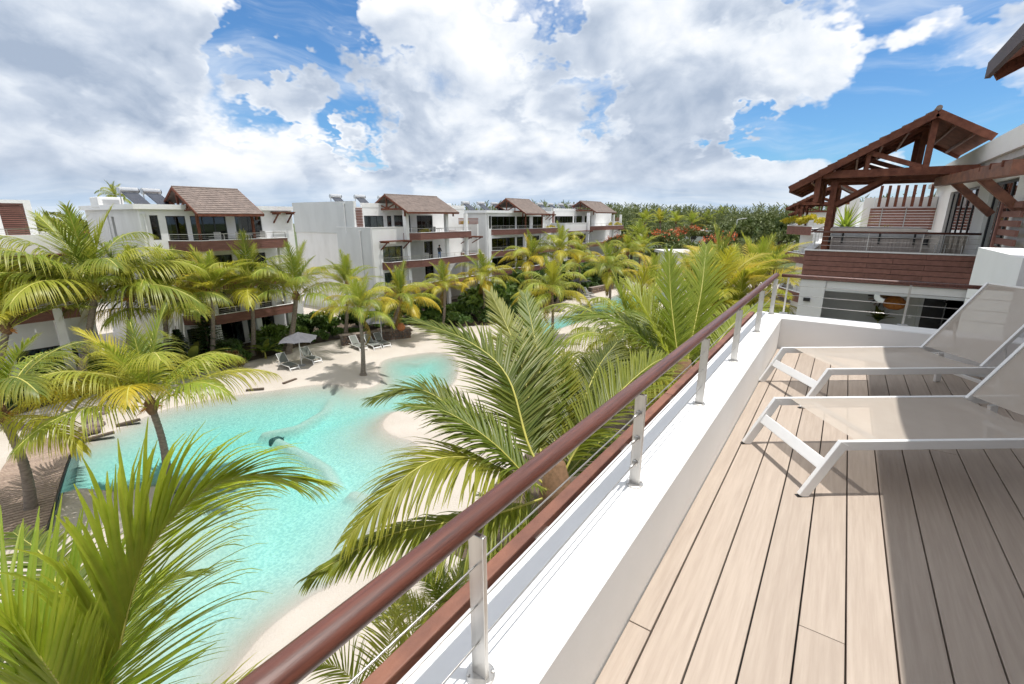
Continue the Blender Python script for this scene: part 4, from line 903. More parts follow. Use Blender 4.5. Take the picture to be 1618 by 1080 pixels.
def variant(style, e, k):
    """unit-length frond leaving at elevation e degrees, lying in the +x direction"""
    key = (style, e, k)
    if key not in FR:
        rnd = random.Random('dsuh'.index(style) * 7919 + (e + 90) * 31 + k); pts = []; p = np.zeros(3); n = 16
        dr = {'d': 112, 's': 62, 'u': 40, 'h': 88}[style] * rnd.uniform(.85, 1.15) * (1.0 if e > 30 else .75) * (.55 if e > 75 else 1); lat = rnd.uniform(-.25, .25)
        for i in range(n + 1):
            pts.append(p.copy()); s = i / n; a = R(e - dr * s ** 1.7); b = lat * s; p = p + np.array([math.cos(a) * math.cos(b), math.cos(a) * math.sin(b), math.sin(a)]) / n
        hg = {'d': 1.5, 's': .62, 'u': .34, 'h': 1.5}[style]; ve = {'d': 12, 's': 22, 'u': 24, 'h': 4}[style]
        FR[key] = frond_mesh('frond', pts, 64, .36 if style == 'h' else .31, hg, ve if e > 20 else 0, .040 if style == 'd' else .036, rnd.randint(0, 9999), 5, tipy=.6 if style in 'dh' else .4, sweep=(66, 22) if style in 'dh' else (56, 20))
    return FR[key]
GREEN = [(.30, .38, .05), (.22, .31, .045), (.40, .44, .055), (.16, .24, .04)]
YELL = [(.56, .49, .05), (.64, .48, .04), (.47, .45, .045)]
TRK = {}
def trunk_mesh(base, top, r0, r1, bend, seed, rings=30):
    rnd = random.Random(seed); b, t = np.array(base, float), np.array(top, float); L = np.linalg.norm(t - b); m = MB(); pts = []; rr = []
    off = np.array([math.cos(bend[0]), math.sin(bend[0]), 0]) * bend[1]
    for i in range(rings * 2 + 1):
        s = i / (rings * 2); p = b * (1 - s) + t * s + off * math.sin(math.pi * s) * L * .1; pts.append(p); r = r0 + (r1 - r0) * min(1, s * 1.5) ** .6
        if s < .06: r *= 1 + (.06 - s) * 9
        rr.append(r * (1.0 if i % 2 else 1.10 + rnd.uniform(-.03, .03)))
    return m.tube(pts, rr, 10)
def palm(label, base, top, L=2.8, n=17, style='d', seed=0, yellow=.25, r=.13, flower=True, elev=None, fr_scale=1.0, spears=3, name='coconut_palm', bend=(0, .3), low=True):
    t = thing(name, label, 'palm tree', base, 'coconut palms around the lagoon'); rnd = random.Random(seed)
    trunk_mesh(base, top, r * 1.2, r * .72, bend, seed, max(6, int(np.linalg.norm(np.array(top) - np.array(base)) * 7))).build('trunk', TRUNK, t, True)
    loc = Vector(top) - Vector(base)
    MB().lathe(tuple(top), [(r * .8, -.30), (r * 1.35, -.05), (r * 1.25, .15), (r * .6, .42)], 10).build('crown_shaft', FIBRE, t, True)
    if flower:
        for k in range(3):
            a = rnd.uniform(0, 6.28); m = MB()
            for j in range(7): b = a + rnd.uniform(-.35, .35); e = rnd.uniform(-.5, .35); d = Vector((math.cos(b), math.sin(b), e)) * rnd.uniform(.3, .5); m.tube([Vector(top) + Vector((0, 0, .05)), Vector(top) + d * .55, Vector(top) + d + Vector((0, 0, -.1))], [.022, .016, .006], 5)
            m.build('flower_stalk', FLOWER, t)
    for i in range(n):
        u = i / n; e = (86 - (82 if style == 'd' else 72) * u ** .9) if low else 84 - 62 * u; e = 10 * round((e + rnd.uniform(-6, 6)) / 10); st = style
        if u < .2: st = 'u'
        az = i * 2.39996 + seed + rnd.uniform(-.15, .15); sc = L * rnd.uniform(.86, 1.08) * (.82 if u < .2 else 1)
        c = rnd.choice(YELL) if (rnd.random() < yellow * (1.8 * u + .15)) else rnd.choice(GREEN); f = rnd.uniform(.85, 1.15)
        inst(variant(st, int(e), i % 2), 'frond', t, loc + Vector((0, 0, .1 - .2 * u)), (0, 0, az), sc, tuple(x * f for x in c))
    if style == 'd' and r > .13 and seed % 2:
        inst(variant('d', 0, 1), 'dead_frond', t, loc + Vector((0, 0, -.15)), (0, .9, seed), L * .7, (.34, .19, .08))
    return t
def gpalm(label, bpx, tpx, **k):
    k['L'] *= 1.38; k['n'] = int(k['n'] * (.92 if k.get('style') == 'h' else 1.15))
    """base pixel on the ground and crown pixel above it give foot and crown positions"""
    b = G(*bpx); b[2] = .05 if 'bz' not in k else k.pop('bz'); d = ray(*tpx); s = np.hypot(b[0], b[1]) / np.hypot(d[0], d[1]); top = CAM + d * s
    return palm(label, tuple(b), tuple(top), **k)
gpalm('palm leaning over the lagoon with trunk standing in turquoise water at the left', (264, 772), (239, 642), L=3.2, n=19, seed=3, style='h', low=False, yellow=.32, r=.16, bend=(2, .5), bz=-.2)
gpalm('tall palm with straight bare trunk in front of the leftmost apartment house', (262, 592), (261, 498), L=4.2, n=19, seed=8, style='h', yellow=.22, r=.20)
gpalm('large dark green palm with tall upright spears left of the first apartment house', (120, 628), (150, 466), L=4.8, n=22, seed=5, style='h', yellow=.12, r=.22)
gpalm('palm cut by the left picture edge beneath the far-left house', (-15, 650), (10, 520), L=4.0, n=18, seed=14, style='s', yellow=.3, r=.2)
gpalm('leaning palm with orange flower stalks at the left edge beside the wooden walkway', (50, 815), (2, 655), L=3.2, n=18, seed=21, style='h', yellow=.35, r=.17, bend=(1, .5))
gpalm('palm with broad drooping yellow fronds before the second balcony of the first house', (400, 566), (397, 458), L=3.4, n=16, seed=31, style='h', yellow=.4, r=.18)
gpalm('palm with upright fan of fronds between the first and second apartment houses', (455, 562), (468, 468), L=3.6, n=19, seed=37, style='h', yellow=.25, r=.22)
gpalm('slim palm standing alone on the sandy peninsula beside the parasols', (574, 594), (568, 494), L=2.35, n=17, seed=45, yellow=.45, r=.15, low=False)
gpalm('palm behind the two parasols before the second apartment house', (612, 540), (632, 474), L=2.8, n=16, seed=47, yellow=.55, r=.16)
gpalm('palm below the brown balconies of the second apartment house', (700, 518), (702, 452), L=2.2, n=15, seed=53, yellow=.5, r=.16)
gpalm('palm right of the second apartment house, over the dark shrubs', (762, 508), (764, 440), L=2.7, n=16, seed=59, yellow=.5, r=.16)
gpalm('tall palm in front of the third apartment house', (838, 490), (838, 412), L=2.9, n=17, seed=61, yellow=.45, r=.18)
gpalm('slender palm on the far sandbank left of the far lagoon arm', (871, 538), (872, 462), L=3.0, n=17, seed=67, yellow=.4, r=.14)
gpalm('slender palm standing on the far beach, second lone trunk from the right', (962, 488), (963, 428), L=3.2, n=17, seed=71, yellow=.35, r=.17)
gpalm('palm in front of the farthest apartment house', (915, 470), (914, 408), L=2.9, n=16, seed=73, yellow=.4, r=.18)
gpalm('palm at the right end of the farthest apartment house', (990, 455), (992, 400), L=3.1, n=17, seed=79, yellow=.35, r=.2)
gpalm('small palm right of the farthest house, behind the far beach', (1022, 446), (1015, 396), L=3.0, n=16, seed=83, style='s', yellow=.2, r=.2)
gpalm('palm half hidden between the tall dark palm and the first house', (200, 612), (205, 470), L=3.2, n=16, seed=161, style='h', yellow=.25, r=.19)
gpalm('palm in front of the left balcony corner of the first house', (335, 585), (335, 460), L=2.7, n=15, seed=167, style='s', yellow=.2, r=.17)
gpalm('palm crown low between the second house and the lone slim palm', (545, 540), (548, 452), L=2.4, n=14, seed=173, style='s', yellow=.25, r=.16)
gpalm('palm crown at the corner between the third and farthest houses', (880, 486), (884, 398), L=3.0, n=15, seed=179, yellow=.4, r=.17)
# near row below our terrace
def npalm(label, px, dep, **k):
    k['n'] = int(k['n'] * 1.25)
    top = PD(*px, dep); return palm(label, (top[0] + k.pop('dx', .3), top[1] + .2, .05), tuple(top), **k)
npalm('green palm with low arching fronds left of the two upright spears', (1000, 575), 13.5, L=3.4, n=17, seed=91, style='h', yellow=.15, r=.16)
npalm('bright palm with second tall spear beyond the railing corner', (1130, 478), 21, L=3.9, n=18, seed=101, style='s', yellow=.4, r=.18)
npalm('yellow green palm just left of the railing corner', (1192, 462), 25, L=4.0, n=20, seed=103, style='s', yellow=.5, r=.18)
npalm('yellowing palm seen between the railing posts near the corner', (1085, 640), 12, L=2.6, n=14, seed=107, style='d', yellow=.9, r=.14)
npalm('low palm seen between the near railing posts beside the brown fascia board', (838, 905), 7.5, L=1.5, n=12, seed=109, style='s', yellow=.1, r=.08, flower=False)
npalm('small dark feathery palm under the handrail near the bottom', (705, 985), 7.6, L=1.3, n=13, seed=113, style='s', yellow=.0, r=.07, flower=False)
for px, dep, lab, sd in [((1160, 520), 20, 'palm crown low behind the railing between two bright spears', 131), ((1030, 455), 34, 'palm crown behind the far beach loungers', 137), ((1090, 440), 36, 'palm crown left of the red flowering bush', 139), ((1215, 425), 40, 'palm crown touching the right-hand row of houses', 149), ((1130, 420), 44, 'palm crown just below the red flowering tree', 151)]:
    npalm(lab, px, dep, L=2.9, n=15, seed=sd, style='s', yellow=.35, r=.18)
# large palm in the middle with hand-set fronds
def big_palm(label, crown, fronds, base, L_seed=1, r=.17, name='coconut_palm'):
    t = thing(name, label, 'palm tree', base, 'coconut palms around the lagoon')
    trunk_mesh(base, tuple(crown), r * 1.2, r * .85, (0, .3), L_seed, 34).build('trunk', TRUNK, t, True); c = np.array(crown)
    MB().lathe(tuple(crown), [(r, -.6), (r * 1.5, -.2), (r * 1.4, .15), (r * .7, .6)], 12).build('crown_shaft', FIBRE, t, True)
    for i, (pts, kw, col) in enumerate(fronds):
        P = [c + np.array([0, 0, .1])] + [PD(*q) for q in pts]
        b = np.array(worg(t)); me = frond_mesh('frond', [p - b for p in P], seed=900 + i + L_seed * 50, **kw)
        o = inst(me, 'frond', t, (0, 0, 0)); o.color = (*col, 1)
    return t
g1, g2, g3, y1_, y2_ = (.13, .22, .028), (.085, .155, .024), (.22, .28, .035), (.45, .40, .045), (.31, .33, .04)
K1 = dict(nleaf=112, leafL=.28, hang=.25, vee=14, width=.037, K=5, fold=True, tipy=.25)
cC = PD(878, 790, 6.6)
big_palm('large green palm with long arching fronds filling the middle behind the handrail', cC, [
    ([(823, 734, 6.5), (738, 664, 6.5), (665, 615, 6.5), (590, 628, 6.3)], dict(K1, hang=.55, leafL=.27), g2),
    ([(836, 705, 6.8), (802, 595, 7.2), (742, 540, 7.5), (655, 505, 7.8)], dict(K1, hang=.30, leafL=.26), g2),
    ([(848, 690, 7.0), (826, 585, 7.6), (803, 520, 8.2), (775, 462, 8.6)], dict(K1, hang=.10, vee=5, leafL=.20), (.28, .31, .08)),
    ([(858, 690, 7.1), (852, 580, 7.8), (842, 520, 8.4), (830, 465, 9.0)], dict(K1, hang=.08, vee=22, leafL=.2), g1),
    ([(876, 700, 7.0), (890, 630, 7.4), (893, 560, 7.8)], dict(K1, hang=.15, leafL=.25), y2_),
    ([(885, 715, 6.9), (915, 650, 7.2), (945, 580, 7.8), (975, 540, 8.4)], dict(K1, hang=.4), (.06, .11, .022)),
    ([(905, 720, 6.7), (960, 640, 6.7), (1030, 575, 7.0), (1075, 560, 7.4)], dict(K1, hang=.35), g3),
    ([(800, 747, 6.2), (732, 722, 5.8), (655, 742, 5.4), (548, 850, 4.9)], dict(K1, hang=.62, leafL=.30, vee=-5, nleaf=90), y2_),
    ([(772, 815, 6.0), (690, 828, 5.6), (600, 850, 5.2), (490, 910, 4.8)], dict(K1, hang=.75, leafL=.24, vee=-10), g3),
    ([(840, 760, 6.2), (780, 700, 6.1), (705, 650, 6.1), (640, 640, 6.0)], dict(K1, hang=.4), g1),
    ([(915, 790, 6.4), (985, 760, 6.4), (1040, 790, 6.4)], dict(K1, hang=.8), y1_),
    ([(850, 850, 6.0), (800, 900, 5.6), (740, 990, 5.2)], dict(K1, hang=.8), g3),
    ([(880, 850, 6.0), (880, 900, 5.6)], dict(K1, hang=.8), g3),
    ([(905, 740, 7.2), (960, 690, 8.0), (1000, 690, 8.8)], dict(K1, hang=.6), g1),
], (cC[0] + .2, cC[1] + .2, .05), 1)
cD = PD(1078, 612, 9.6); KD = dict(K1, nleaf=80, width=.046, leafL=.36)
big_palm('bright palm with two tall upright spears beyond the middle of the railing', cD, [
    ([(1068, 540, 9.7), (1060, 470, 10), (1057, 398, 10.4)], dict(KD, hang=.12, vee=40, leafL=.24), (.26, .36, .04)), ([(1092, 540, 9.9), (1108, 460, 10.4), (1116, 388, 11)], dict(KD, hang=.12, vee=40, leafL=.24), (.28, .37, .04)),
    ([(1045, 540, 9.6), (1015, 480, 9.7), (990, 445, 9.9)], dict(KD, hang=.3, vee=25), (.36, .42, .05)), ([(1035, 555, 9.5), (975, 505, 9.6), (895, 500, 9.8)], dict(KD, hang=.7), g1), ([(1025, 585, 9.2), (960, 570, 9.0), (890, 600, 8.9)], dict(KD, hang=.8), (.07, .13, .025)),
    ([(1120, 560, 9.8), (1160, 510, 10.2), (1205, 480, 10.8)], dict(KD, hang=.4), (.32, .40, .05)), ([(1110, 590, 9.4), (1150, 560, 9.4), (1190, 560, 9.5)], dict(KD, hang=.7), g3), ([(1055, 600, 9.0), (1010, 600, 8.6), (960, 640, 8.3)], dict(KD, hang=.8), y2_),
    ([(1090, 570, 10.2), (1120, 520, 11), (1150, 500, 11.8)], dict(KD, hang=.4), g3), ([(1060, 560, 10.2), (1030, 510, 11), (1000, 490, 12)], dict(KD, hang=.4), g1), ([(1080, 640, 9.0), (1075, 660, 8.6)], dict(KD, hang=.9), y1_), ([(1105, 620, 9.0), (1120, 640, 8.7)], dict(KD, hang=.9), g3),
], (cD[0], cD[1], .05), 4)
cE = PD(150, 1230, 4.4)
big_palm('huge near palm frond crown rising from the bottom left corner', cE, [
    ([(178, 1070, 4.2), (222, 900, 4.15), (290, 800, 4.2), (380, 752, 4.3), (480, 756, 4.4)], dict(K1, nleaf=104, leafL=.38, hang=.66, vee=14, s0=.08, width=.050, kink=.6, roll=R(58), sweep=(80, 26), K=8, asym=(1, .36), sky=.55), (.46, .56, .045)),
    ([(120, 1120, 4.1), (70, 1050, 4.1), (0, 985, 4.2), (-90, 930, 4.4)], dict(K1, nleaf=40, leafL=.52, hang=.02, vee=68, s0=.05, width=.062, kink=.5, sweep=(62, 30), K=7), (.24, .38, .035)),
    ([(110, 1110, 3.6), (40, 1010, 3.3), (-30, 960, 3.2)], dict(K1, nleaf=60, leafL=.34, hang=.05, vee=62, s0=.08, width=.060, sweep=(40, 20)), (.34, .44, .03)),
    ([(160, 1080, 4.6), (190, 980, 5.2), (250, 920, 5.8), (330, 900, 6.4)], dict(K1, nleaf=70, hang=.4, leafL=.26), g1),
    ([(70, 1130, 4.6), (-20, 1060, 5.0), (-120, 1040, 5.4)], dict(K1, nleaf=60, hang=.3, leafL=.28), g1),
    ([(250, 1180, 4.2), (380, 1140, 4.1), (520, 1180, 4.1)], dict(K1, nleaf=70, hang=.5, leafL=.28), y2_),
    ([(140, 1090, 4.9), (100, 960, 5.6), (70, 880, 6.4), (20, 840, 7.0)], dict(K1, nleaf=70, hang=.35, leafL=.26), g2),
], (cE[0], cE[1], .05), 2)
cF = PD(590, 1180, 5.6)
big_palm('palm with bright yellow green fronds spreading under the near handrail', cF, [
    ([(640, 1060, 5.4), (660, 985, 5.5), (720, 960, 5.8)], dict(K1, nleaf=50, hang=.5, leafL=.30), y2_),
    ([(560, 1080, 5.5), (520, 1050, 5.5), (470, 1060, 5.5)], dict(K1, nleaf=50, hang=.45, leafL=.3), g3),
    ([(610, 1060, 5.8), (620, 980, 6.4), (640, 930, 7.0)], dict(K1, nleaf=50, hang=.4, leafL=.28), y2_),
    ([(690, 1120, 5.2), (770, 1060, 5.2), (820, 1050, 5.3)], dict(K1, nleaf=50, hang=.5, leafL=.28), g3),
], (cF[0], cF[1], .05), 3)

# ------------------------------------------------------------------ shrubs, trees, forest
_U = ['', 'first', 'second', 'third', 'fourth', 'fifth', 'sixth', 'seventh', 'eighth', 'ninth', 'tenth', 'eleventh', 'twelfth', 'thirteenth', 'fourteenth', 'fifteenth', 'sixteenth', 'seventeenth', 'eighteenth', 'nineteenth']
_T = {2: 'twent', 3: 'thirt', 4: 'fort'}
def ordinal(n): return _U[n] if n < 20 else _T[n // 10] + ('ieth' if n % 10 == 0 else 'y-' + _U[n % 10])
def leaf_cloud(name, m, n, rad, lsize, seed, shell_=.55, flat=1.0, clumps=0, droop=.0, tint=.6, asp=.5):
    """many small folded leaves spread through a lumpy volume standing on z = 0"""
    rs = np.random.RandomState(seed); rx, ry, rz = rad; m_ = MB()
    if clumps:
        c = rs.normal(size=(clumps, 3)); c /= np.linalg.norm(c, axis=1)[:, None]; c[:, 2] = np.abs(c[:, 2]) * 1.0 - .25; c *= rs.uniform(.55, .95, (clumps, 1)); cr = rs.uniform(.20, .42, clumps)
    for i in range(n):
        if clumps:
            k = rs.randint(clumps); p = rs.normal(size=3); p /= np.linalg.norm(p); p = c[k] + p * cr[k] * rs.uniform(.6, 1.05); tb = (k * .37) % 1 * .5
        else:
            p = rs.normal(size=3); p /= np.linalg.norm(p); p *= rs.uniform(shell_, 1.0); p[2] = abs(p[2]) if rs.rand() < .8 else p[2]; tb = 0
        q = np.array([p[0] * rx, p[1] * ry, rz * .48 + p[2] * rz * .55])
        if q[2] < .02: q[2] = abs(q[2]) + .03
        d = rs.normal(size=3) + p * .9; d[2] -= droop; d = unit(d); nn = unit(np.cross(d, rs.normal(size=3))); w_ = unit(np.cross(d, nn)); L = lsize * rs.uniform(.6, 1.3); W = L * asp
        t = tint * rs.rand() * .7 + tb
        m_.add([q - d * L * .5, q + w_ * W * .5 + nn * L * .08, q + d * L * .5 - np.array([0, 0, L * .1]), q - w_ * W * .5 + nn * L * .08], [(0, 1, 2), (0, 2, 3)], t)
    return m_.mesh(name, m)
SHR = [leaf_cloud('shrub', SHRUB, 900, (1.0, 1.0, 1.3), .30, s, clumps=14) for s in (1, 2, 3)] + [leaf_cloud('shrub', SHRUB, 700, (1.0, 1.0, 1.0), .42, 4, clumps=9, droop=.5, asp=.28)]
SG = [(.08, .17, .03), (.12, .23, .035), (.06, .13, .028), (.16, .25, .035), (.045, .10, .024)]
BED = [(30, 660), (130, 632), (230, 612), (340, 588), (430, 566), (470, 552), (535, 540), (650, 516), (715, 520), (770, 516), (820, 510), (880, 482), (930, 462), (975, 450), (1012, 441)]
bedw = [G(*q)[:2] for q in BED]
bed = bedw + [(-40.2, 96), (-40.2, -6), (-38, -6), tuple(G(-80, 690)[:2])]
struct(MB().add([(a, b, .235) for a, b in bed], [tuple(range(len(bed)))[::-1]]).build('planting_bed', SOIL))
struct(MB().add([(-9.5, 9, .236), (-1.0, 9, .236), (-1.0, 70, .236), (-11, 70, .236), (-12, 30, .236)], [(0, 1, 2, 3, 4)]).build('planting_bed', SOIL))
struct(MB().add([(-75, 99, .24), (40, 74, .24), (40, 129, .24), (-75, 129, .24)], [(0, 1, 2, 3)]).build('lawn', GRASS))
def hedge():
    rnd = random.Random(77); pts = []
    labs = ['bed below the leftmost house', 'bed behind the parasols', 'dark bed below the third house', 'bed by the far beach']; cnt = {}; rows = ['front', 'middle', 'back']
    for i, (a, b) in enumerate(zip(bedw[:-1], bedw[1:])):
        a, b = np.array(a), np.array(b); n = max(2, int(np.linalg.norm(b - a) / (1.5 if i < 10 else 2.8)))
        for k in range(n):
            p = a + (b - a) * (k + rnd.random() * .6) / n; seg = 0 if i < 5 else 1 if i < 7 else 2 if i < 10 else 3
            for row in range(3 if i > 3 else 2):
                q = p + np.array([-(.7 + row * 1.7) + rnd.uniform(-.4, .4), rnd.uniform(-.5, .5)])
                if q[0] < -37.6: continue
                s = rnd.uniform(.9, 1.25) * (.85 + .45 * row) * (1.5 if i > 9 else 1.0)
                o = inst(rnd.choice(SHR), 'shrub', None, (q[0], q[1], .22), (0, 0, rnd.uniform(0, 6.28)), (s, s, s * rnd.uniform(.8, 1.25)), rnd.choice(SG)); cnt[seg, row] = cnt.get((seg, row), 0) + 1; tag(o, ordinal(cnt[seg, row]) + ' shrub from the left, ' + rows[row] + ' row, ' + labs[seg], 'shrub', 'shrubs in the ' + labs[seg])
    for k in range(26):
        y = 11 + (k + rnd.random() * .8) * 1.9; x = -2.2 - rnd.uniform(0, 6) * (.5 + y / 80); s = rnd.uniform(.8, 1.4)
        o = inst(rnd.choice(SHR), 'shrub', None, (x, y, .22), (0, 0, rnd.uniform(0, 6)), s, rnd.choice(SG)); tag(o, ordinal(k + 1) + ' nearest low shrub among the palms below the railing', 'shrub', 'shrubs below the terrace railing')
hedge()
o = inst(SHR[1], 'croton_shrub', None, tuple(G(372, 582, .2)), (0, 0, 1), 1.0, (.20, .07, .03)); tag(o, 'variegated shrub with red leaves at the edge of the left beach', 'shrub')
def conifer(label, base, h, r, seed=1):
    t = thing('conifer', label, 'conifer', base); rnd = random.Random(seed)
    MB().tube([base, (base[0], base[1], base[2] + h)], [.12, .02], 8).build('trunk', BARK, t, True)
    m = MB(); n = 16
    for i in range(n):
        z = base[2] + h * (.06 + .92 * i / n); rr = r * (1 - (i / n) ** 1.1) + .08
        for k in range(9):
            a = k * .698 + i * .4; d = Vector((math.cos(a), math.sin(a), .18))
            for j in range(8):
                u = (j + 1) / 8; q = Vector((base[0], base[1], z)) + d * rr * u - Vector((0, 0, .12 * u * u)); s_ = Vector((-math.sin(a), math.cos(a), 0)) * (.16 * (1.15 - u) + .05)
                m.add([q - s_ - Vector((0, 0, .05)), q + d * .1, q + s_ - Vector((0, 0, .05)), q - d * .13], [(0, 1, 2, 3)], rnd.uniform(0, .2))
    o = m.build('foliage', SHRUB, t); o.color = (.025, .065, .018, 1)
conifer('dark layered conifer behind the bare palm trunk by the first house', tuple(G(335, 578, .2)), 4.6, 1.9)
conifer('small dark conifer left of the tall bare palm trunk', tuple(G(292, 592, .2)), 3.4, 1.4, 2)
def big_leaf_plant(label, base, n, L, W, m, color, name='banana_plant', cat='plant', up=60, seed=1, spiky=False):
    t = thing(name, label, cat, base); rnd = random.Random(seed)
    MB().tube([base, (base[0], base[1], base[2] + L * .35)], [.10 * L / 2, .05 * L / 2], 8).build('stem', BARK if spiky else RACH, t, True)
    for i in range(n):
        a = i * 2.4 + rnd.uniform(-.2, .2); e = R(up - (i / n) * (70 if spiky else 45)); l = L * rnd.uniform(.8, 1.1); v = []; f = []; tt = []; K = 7; p = Vector((0, 0, L * .33)); d = Vector((math.cos(a) * math.cos(e), math.sin(a) * math.cos(e), math.sin(e)))
        sd = Vector((-math.sin(a), math.cos(a), 0))
        for j in range(K + 1):
            u = j / K; w = W * (math.sin(math.pi * min(1, u * .93 + .07)) ** .7 if not spiky else (1 - u) ** .8 + .02); v += [p - sd * w / 2, p - Vector((0, 0, w * .12)), p + sd * w / 2]; tt += [u * .4] * 3; p = p + d * l / K; d = (d - Vector((0, 0, (.10 if spiky else .16)))).normalized()
        for j in range(K):
            for c in range(2): b = j * 3 + c; f.append((b, b + 1, b + 4, b + 3))
        o = bpy.data.objects.new('leaf', MB().add(v, f, tt).mesh('leaf', m, True)); COL.objects.link(o); o.parent = t; o.color = (*color, 1)
    return t
big_leaf_plant('banana plant with broad leaves between the dark conifers', tuple(G(308, 596, .2)), 9, 2.6, .55, LEAF, (.05, .10, .03))
big_leaf_plant('broad leaved plant at the left corner of the planting bed behind the parasols', tuple(G(420, 566, .2)), 10, 1.6, .4, LEAF, (.06, .14, .02), seed=4)
YUC = (-.06, 23.2, DECK + .35)
def pot(t_label, x, y, z, r=.28, h=.5):
    t = tag(MB().lathe((x, y, z), [(r * .75, 0), (r, h * .9), (r * 1.08, h), (r * .9, h), (r * .85, h - .06)], 18).build('plant_pot', POTM, None, True, at=(x, y, z)), t_label, 'pot'); return t
pot('grey pot under the spiky plant on the neighbour balcony', *YUC); big_leaf_plant('spiky bright green plant behind the covered hot tub', (YUC[0], YUC[1], YUC[2] + .45), 44, 1.15, .12, LEAF, (.20, .32, .03), 'spiky_plant', 'plant', 85, 3, True)
pot('grey pot under the small dark spiky plant on the neighbour balcony', 1.15, 22.6, DECK + .3, .2, .4); big_leaf_plant('small dark spiky plant in front of the brown louvre screen', (1.15, 22.6, DECK + .65), 26, .62, .09, LEAF, (.05, .10, .02), 'spiky_plant', 'plant', 85, 6, True)
big_leaf_plant('small dark green plant standing below the sunburst mirror', (1.28, 18.9, DECK - 1.75), 16, .5, .16, LEAF, (.04, .10, .03), 'potted_plant', 'plant', 80, 9); pot('grey pot of the small plant below the sunburst mirror', 1.28, 18.9, DECK - 2.1, .16, .36)
YB = leaf_cloud('yellow_bush', YELLOW, 900, (1, 1, 1.0), .26, 21, clumps=12, asp=.3)
for i, (x, y, z, s, lab) in enumerate([(-2.1, 40.0, DECK + .85, 1.0, 'big yellow leaved bush on the balcony of the second right-hand house'), (-3.45, 41.9, DECK + .95, .8, 'smaller yellow leaved bush left of the timber post on the right-hand balcony'),
                                       (-39.3, 38.4, 8.45, .75, 'yellow leaved potted bush on the second house top balcony'), (-39.6, 45.6, 9.3, .8, 'yellow bush above the brown planter of the second house'), (-39, 66, 8.5, .7, 'yellow bush at the right end of the third house top balcony'), (-39, 90, 8.5, .9, 'left yellow bush on the farthest house top balcony'), (-38.9, 93, 8.5, .9, 'rightmost yellow bush on the farthest house top balcony')]):
    tag(inst(YB, 'yellow_bush', None, (x, y, z), (0, 0, i), s), lab, 'bush')
TREE = [leaf_cloud('crown', CROWN, 2600, (1, 1, 1), .135, 31 + k, clumps=34, tint=.7) for k in range(2)]; BLOS = leaf_cloud('blossom', ORANGE, 430, (1.04, 1.04, 1.02), .12, 35, clumps=16)
def tree(label, px, dep, r, hr, color, blossom=0, name='broadleaf_tree', k=0):
    c = PD(*px, dep); b = (c[0], c[1], 0.0); t = thing(name, label, 'tree', b, 'trees beyond the lagoon')
    m = MB(); m.tube([b, (b[0] + .1, b[1], (c[2] - hr * .3) * .6), (b[0], b[1] + .1, c[2])], [.35, .26, .12], 8); m.build('trunk', BARK, t, True); m = MB()
    for i in range(5): a = i * 1.26; m.tube([(b[0], b[1], c[2] * .55), (b[0] + math.cos(a) * r * .35, b[1] + math.sin(a) * r * .35, c[2] * .85), (b[0] + math.cos(a) * r * .7, b[1] + math.sin(a) * r * .7, c[2])], [.16, .1, .04], 6)
    m.build('limbs', BARK, t, True)
    inst(TREE[k % 2], 'crown', t, (0, 0, c[2] - hr * 1.0), (0, 0, k * 1.3), (r, r, hr * 2), color)
    if blossom: inst(BLOS, 'blossom', t, (0, 0, c[2] - hr * .85), (0, 0, k * .7), (r, r, hr * 2))
    return t
TG = (.075, .12, .022)
tree('large yellow green tree behind the leftmost house, left of its white corner', (118, 372), 62, 5.5, 3.4, (.16, .17, .02), k=0)
tree('orange flowering tree tucked behind the left corner of the first house', (180, 372), 56, 2.2, 1.4, TG, 1, 'flame_tree', 1)
tree('round green tree before the dark forest, below the lamp head', (1195, 362), 92, 5.5, 3.4, TG, k=2); tree('round green tree touching the right-hand house row', (1232, 368), 84, 4.6, 3.2, (.06, .11, .02), k=3); tree('wide pale green tree left of the lamp post', (1148, 366), 104, 5.0, 2.6, (.085, .13, .03), k=4)
tree('bright green tree just right of the farthest house', (1000, 366), 110, 5.0, 2.4, (.08, .13, .025), k=5)
tree('flame tree with a wide orange crown right of the farthest house', (1048, 378), 84, 4.0, 1.8, TG, 1, 'flame_tree', 6); tree('orange flowering tree touching the farthest balcony', (976, 384), 84, 2.6, 1.6, TG, 1, 'flame_tree', 7); tree('thin orange flame tree before the low white building', (1090, 368), 98, 3.4, 1.6, (.12, .13, .03), 1, 'flame_tree', 8)
tree('dark bush with bright red flowers below the lamp post', (1140, 388), 62, 2.6, 1.9, (.05, .10, .018), 1, 'flame_tree', 9)
tree('light green bushy tree in the middle distance behind the far beach', (1085, 398), 70, 4.0, 2.0, (.09, .14, .022), k=10); tree('light green bushy tree left of the low white building', (1055, 402), 74, 3.0, 1.8, (.085, .13, .025), k=11); tree('green tree low behind the railing corner palms', (1180, 398), 66, 3.6, 2.2, (.08, .13, .022), k=12)
for i, (px, dep, lab) in enumerate([((1018, 352), 118, 'far coconut palm left of the flame tree'), ((1043, 350), 112, 'far coconut palm above the wide flame tree'), ((1068, 352), 120, 'far coconut palm left of the low white building'), ((1093, 354), 116, 'far coconut palm over the low white building'), ((1116, 352), 122, 'far coconut palm right of the low white building'), ((1140, 345), 126, 'far coconut palm left of the round trees'), ((1010, 376), 88, 'dark coconut palm between the farthest house and the flame tree')]):
    npalm(lab, px, dep, L=4.2, n=13, seed=200 + i, style='s', yellow=.08, r=.22, flower=False)
npalm('distant palm top showing over the white parapet of the first house', (182, 312), 78, L=3.4, n=13, seed=222, style='d', yellow=0, r=.2, flower=False)
